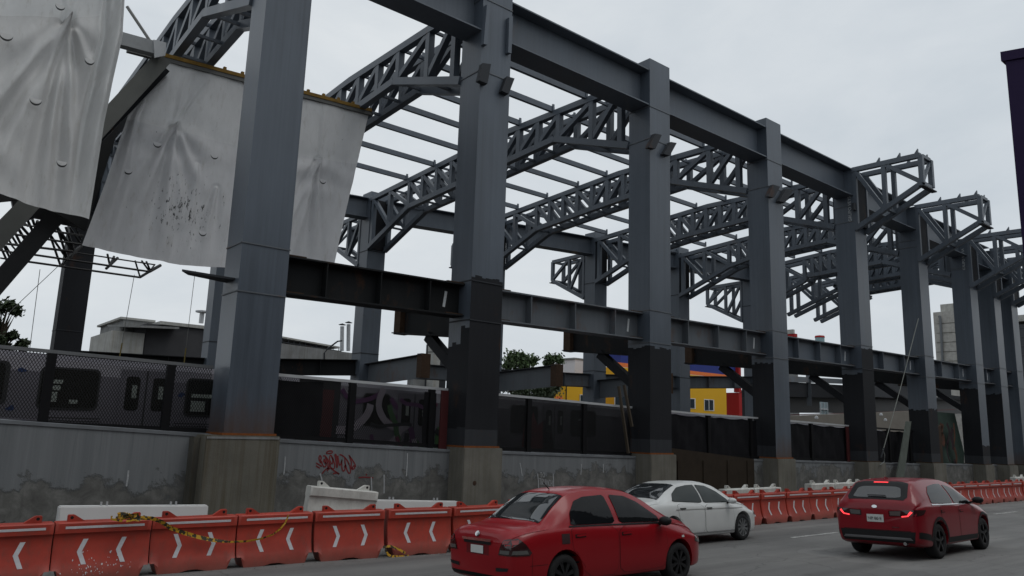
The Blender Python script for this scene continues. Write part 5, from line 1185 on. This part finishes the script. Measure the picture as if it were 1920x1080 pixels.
# dark platform deck beyond, with small lamps and a pale parapet
t=bld('platform_deck','dark elevated platform deck seen between the fifth and seventh columns','platform',1600,730,46)
mm=MB(); mm.prism([at(1478,716,46),at(1850,738,46),at(1850,752,46),at(1478,744,46)],(0,6,0)); mm.build('deck',DARK,t)
mm=MB(); mm.prism([at(1478,705,45.8),at(1600,712,45.8),at(1600,720,45.8),at(1478,716,45.8)],(0,.4,0)); mm.build('edge_beam',STEEL2,t)
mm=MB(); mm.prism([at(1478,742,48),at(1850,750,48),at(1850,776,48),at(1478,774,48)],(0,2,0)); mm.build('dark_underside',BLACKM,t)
mm=MB(); mm.prism([at(1640,682,43),at(1704,694,43),at(1704,748,43),at(1640,744,43)],(0,4,0)); mm.build('stair_block',DARK2,t)
mm=MB(); mm.bar(at(1642,690,42.8),at(1704,722,42.8),.3,.2); mm.build('sloping_stringer',STEEL2,t)
for px in (1512,): mm=MB(); px_box(mm,px,px+9,700,760,45.6,.6); mm.build('leg',STEEL2,t)
mm=MB(); mm.bar(at(1478,778,45),at(1790,768,45),.10,.10); mm.build('red_pipe',MAROON,t)
t=bld('parapet_wall','brownish pale parapet wall behind the black cloth fence, right of the fourth column','wall',1540,785,40)
mm=MB(); mm.prism([at(1478,780,40),at(1730,770,40),at(1730,850,40),at(1478,830,40)],(0,.5,0)); mm.build('wall_face',plain('brown_grey_render',(.17,.155,.135),.9,0,.2,.2,.8),t)
for k,(px,py,lb) in enumerate(((1531,784,'small white dome lamp on the parapet left of the fifth column'),(1652,778,'upper small white dome lamp right of the fifth column'),(1660,788,'lower small white dome lamp right of the fifth column'))):
    p=at(px,py,38); t=thing('dome_lamp',lb,'lamp',p,'small white dome lamps'); mm=MB(); mm.lathe([(.0,.22),(.12,.18),(.17,.05),(.17,-.06),(0,-.08)],p,(0,0,1),14); mm.build('shade',GALV,t,smooth=50)
t=bld('window_wall','two-pane pale window frame below the platform deck at the fifth column','window',1547,762,44); mm=MB()
for px in (1538,1544,1550): px_box(mm,px,px+1.6,755,781,44,.1)
px_box(mm,1537,1553,766,768,43.98,.12); mm.build('frame',GALV,t)
mm=MB(); px_box(mm,1537,1553,754,782,44.12,.05); mm.build('pane',plain('pale_pane',(.20,.26,.28),.4),t)
# room with window frames by the tower
t=bld('site_cabin','dark site cabin with pale corner frames below the concrete tower','cabin',1780,722,30)
mm=MB(); px_box(mm,1757,1806,716,745,30,3,None); mm.build('box',plain('dark_cabin_wall',(.03,.033,.036),.6),t)
for px in (1755,1803): mm=MB(); px_box(mm,px,px+2,716,745,29.9,.1); mm.build('corner_frame',CONCL,t)
mm=MB(); px_box(mm,1783,1802,718,742,29.95,.04); mm.build('curtain',CONCL,t)
# leaning mural boards
MUR=[plain('dark_green_mural',(.035,.055,.045),.8,0,.2,.6,1.2),plain('rust_brown_mural',(.08,.035,.022),.8,0,.2,.7,2),plain('dark_plum_mural',(.028,.016,.020),.8,0,.2,.6,1.5)]
t=thing('mural_panel','painted dark green and plum panel leaning between the sixth and seventh columns','panel',at(1790,870,19.3),None)
mm=MB(); mm.prism([at(1752,772,19.4),at(1790,775,19.4),at(1808,850,19.0),at(1806,905,18.9),at(1752,905,18.9)],(0,.08,0)); mm.build('board',MUR[0],t)
rr=random.Random(4)
for k in range(9):
    px,py=rr.uniform(1760,1792),rr.uniform(785,880); mm=MB(); mm.ribbon([at(px+dx,py+dy,18.86) for dx,dy in smoothpts([(0,0),(rr.uniform(-6,6),14),(rr.uniform(-6,6),28),(rr.uniform(-4,4),40)])],rr.uniform(.15,.45),NW); mm.build('paint_stroke',MUR[1+k%2],t)
t=thing('rusty_post','crusty brown strip of broken masonry left of the painted panel','post',at(1762,880,18.5),None)
mm=MB(); P=[(1757,800),(1765,798),(1767,840),(1770,880),(1766,905),(1757,905)]; mm.prism([at(a,b_,18.55) for a,b_ in P],(0,.3,0)); mm.build('masonry',RUST,t)
t=thing('leaning_plank','greenish plank leaning on the wall left of the sixth column','plank',at(1680,900,18.3),None)
mm=MB(); mm.prism([at(1700,790,18.4),at(1709,790,18.4),at(1694,905,18.1),at(1680,905,18.1)],(0,.06,0)); mm.build('board',plain('greenish_board',(.10,.115,.10),.8,0,.2,.4,2),t)
t=thing('ladder','two leaning wooden poles against the fence left of the third front column','ladder',at(1170,860,18.6),None)
for p,q in (((1160,724),(1178,850)),((1170,722),(1185,800))): mm=MB(); mm.bar(at(*p,18.65),at(*q,18.45),.10,.06); mm.build('pole',plain('brown_wood',(.055,.042,.028),.9),t)
# concrete tower and dark office block, right
p=atx(1780,640,230); t=thing('concrete_tower','pale unfinished concrete tower between the sixth and seventh columns','tower',(230,p.y,GRD))
mm=MB(); px_boxx(mm,1756,1830,582,780,230,14,GRD); mm.build('shaft',concrete('patchy_tower_concrete',(.44,.43,.405)),t)
mm=MB(); px_boxx(mm,1763,1826,568,582,231,12); mm.build('penthouse',concrete('pale_tower_top',(.46,.46,.43)),t)
mm=MB(); mm.tube([atx(1761,592,229.6),atx(1763,598,229.6),atx(1768,690,229.6)],.34,8); mm.build('drain_pipe',plain('grey_drain',(.13,.14,.15),.6),t)
for k in range(5): mm=MB(); px_boxx(mm,1756,1830,604+18*k,604.7+18*k,229.9,.1); mm.build('pour_joint',CONCD,t)
p=atx(1925,680,200); t=thing('office_block','dark glass office block at the right edge behind the last column','building',(200,p.y,GRD))
mm=MB(); px_boxx(mm,1898,1990,606,800,200,30,GRD); mm.build('wall',plain('dark_curtain_wall',(.018,.022,.030),.35,0,.5,.4,.2),t)
mm=MB(); px_boxx(mm,1894,1995,588,600,199,32); mm.build('roof_slab',CONCL,t)
for k in range(8): mm=MB(); px_boxx(mm,1898,1990,612+17*k,613.5+17*k,199.8,.2); mm.build('floor_band',plain('dark_band',(.05,.055,.065),.6),t)
# ---------------------------------------------------------------- trees
def leafmat(name,c):
    m,t,b=nt(name); n=noise(t,pos(t),1.2,5); oi=N(t,'ShaderNodeNewGeometry')
    col=mix(t,oi.outputs['Random Per Island'],tuple(x*.45 for x in c),tuple(x*1.5 for x in c)); t.links.new(col,b.inputs['Base Color']); b.inputs['Roughness'].default_value=.6; b.inputs['Specular IOR Level'].default_value=.3
    return m
LEAF=[leafmat('dark_leaves',(.030,.045,.020)),leafmat('mid_green_leaves',(.050,.080,.030)),leafmat('fresh_green_leaves',(.06,.12,.03))]; BARK=plain('bark',(.05,.04,.03),.9,0,.1,.4,3)
def tree(label,px,pytop,pybot,Y,wpx_,mat,seed,nl=2600,leaf=.20,clumps=26):
    rnd=random.Random(seed); c=at(px,pytop,Y); zb=GRD; base=V((c.x,Y,zb)); H=c.z-zb; bot=at(px,pybot,Y).z-zb; rad=abs(at(px+wpx_/2,pytop,Y).x-c.x)*.85
    t=thing('tree',label,'tree',base,'trees beyond the tracks')
    mm=MB(); mm.tube([base,base+V((.1,0,H*.4)),base+V((-.1,.1,H*.8))],[H*.035,H*.026,H*.012],8)
    cl=[]
    for k in range(clumps):
        v=rnd.random(); z=bot+(H-bot)*(v**.8); rr=rad*(.35+.75*math.sin(PI*min(.95,.12+.83*v)))*rnd.random()**.5; a=rnd.uniform(0,2*PI); p=base+V((rr*math.cos(a),rr*math.sin(a),min(z,H-.2))); cl.append((p,rad*rnd.uniform(.18,.38)))
        mm.tube([base+V((0,0,max(.4,z*.7))),(base+V((0,0,z*.75))).lerp(p,.5),p],[H*.010,H*.007,H*.003],5)
    mm.build('trunk',BARK,t)
    mm=MB()
    for _ in range(nl):
        p,r=cl[int(rnd.random()*len(cl))]; d=V((rnd.gauss(0,1),rnd.gauss(0,1),rnd.gauss(0,.85)))*r*.55; q=p+d; s=leaf*rnd.uniform(.6,1.4)
        u=V((rnd.gauss(0,1),rnd.gauss(0,1),rnd.gauss(0,1))).normalized(); w=u.orthogonal().normalized(); w2=u.cross(w)
        mm.add([q-w*s,q-w2*s*.45,q+w*s,q+w2*s*.45],[(0,1,2,3)])
    mm.build('crown',mat,t,fixn=False); return t
tree('tall dark ragged tree cut by the left edge of the photo',8,562,660,58,84,LEAF[0],1,3600,.15,34)
tree('low dark bush top right of the ragged tree, below the ropes',47,636,664,58,34,LEAF[0],2,1200,.14,12)
tree('bushy green tree right of the second front column',975,664,735,70,60,LEAF[1],3,3200,.24,26)
tree('smaller green tree left of the white box building',1035,668,735,72,44,LEAF[1],4,2400,.22,20)
tree('dark green tree below the back girder, left of the yellow wall',1000,722,752,60,76,LEAF[0],5,2600,.2,22)
tree('fresh green tree at the right edge in front of the office block',1918,696,760,90,40,LEAF[2],6,1500,.3,14)
# ---------------------------------------------------------------- purple totem sign
PUR=plain('purple_sign_paint',(.020,.010,.045),.5,0,.15,.15,2); X_=14.0
p=atx(1880,122,X_); q=atx(1905,108,X_)
t=thing('totem_sign','tall dark purple totem sign cut by the right edge of the photo','sign',(14.5,3.6,gz(14.5,3.6)),None)
zb=gz(14.5,3.6)
mm=MB(); mm.prism([(14.0,3.95,zb),(14.22,3.40,zb),(14.95,3.15,zb),(15.05,3.9,zb)],(0,0,6.42-zb)); mm.build('panel',PUR,t)
mm=MB(); mm.prism([(13.95,4.0,6.42),(14.2,3.34,6.42),(15.0,3.07,6.42),(15.12,4.0,6.42)],(0,0,.17)); mm.build('cap',PUR,t)
# unseen block added behind the camera to shade the low parts of the scene
m=MB(); FRM=plain('dull_shading_block',(.10,.095,.085),.9,0,.2,.3,.2)
m.prism([(-70,-9,-4),(160,-9,-4),(160,-9,10.5),(70,-9,10.5),(70,-9,12.5),(20,-9,12.5),(20,-9,11),(-30,-9,11),(-30,-9,13),(-70,-9,13)],(0,-14,0)); struct(m,'added_shading_block',FRM)
# ================================================================ light
EL=math.radians(62); AZ=math.radians(150)      # weak veiled sun, high and behind the camera's right shoulder
w=bpy.data.worlds.new('World'); scene.world=w; w.use_nodes=True; t=w.node_tree; bg=t.nodes['Background']
sky=N(t,'ShaderNodeTexSky'); sky.sky_type='NISHITA'; sky.sun_disc=False; sky.sun_elevation=EL; sky.sun_rotation=AZ; sky.dust_density=4; sky.air_density=1.2
tc=N(t,'ShaderNodeTexCoord'); mp=N(t,'ShaderNodeMapping'); mp.inputs['Scale'].default_value=(1,1,2.2); t.links.new(tc.outputs['Generated'],mp.inputs['Vector'])
n1=noise(t,mp.outputs['Vector'],1.6,7,.55,.4); n2=noise(t,mp.outputs['Vector'],4.5,6,.6,.3)
cl=ramp(t,mth(t,'ADD',mth(t,'MULTIPLY',n1,.7),mth(t,'MULTIPLY',n2,.3)),[(.34,(5.1,5.65,6.15)),(.5,(6.0,6.45,6.85)),(.66,(6.9,7.25,7.5))])
hs=N(t,'ShaderNodeHueSaturation'); hs.inputs['Saturation'].default_value=.35; t.links.new(sky.outputs[0],hs.inputs['Color'])
t.links.new(mix(t,.90,hs.outputs[0],cl),bg.inputs['Color']); bg.inputs['Strength'].default_value=.112
sl=bpy.data.lights.new('sun','SUN'); sl.energy=.5; sl.angle=math.radians(25); sl.color=(1,.97,.93)
so=bpy.data.objects.new('sun',sl); COL.objects.link(so)
sd=V((math.sin(AZ)*math.cos(EL),math.cos(AZ)*math.cos(EL),math.sin(EL))); so.rotation_euler=sd.to_track_quat('Z','Y').to_euler(); so.location=(0,-20,60)
vs=scene.view_settings; vs.view_transform='Standard'; vs.look='None'; vs.exposure=0; vs.gamma=1; vs.use_curve_mapping=False
scene.render.engine='CYCLES'; scene.cycles.max_bounces=6; scene.cycles.transparent_max_bounces=8
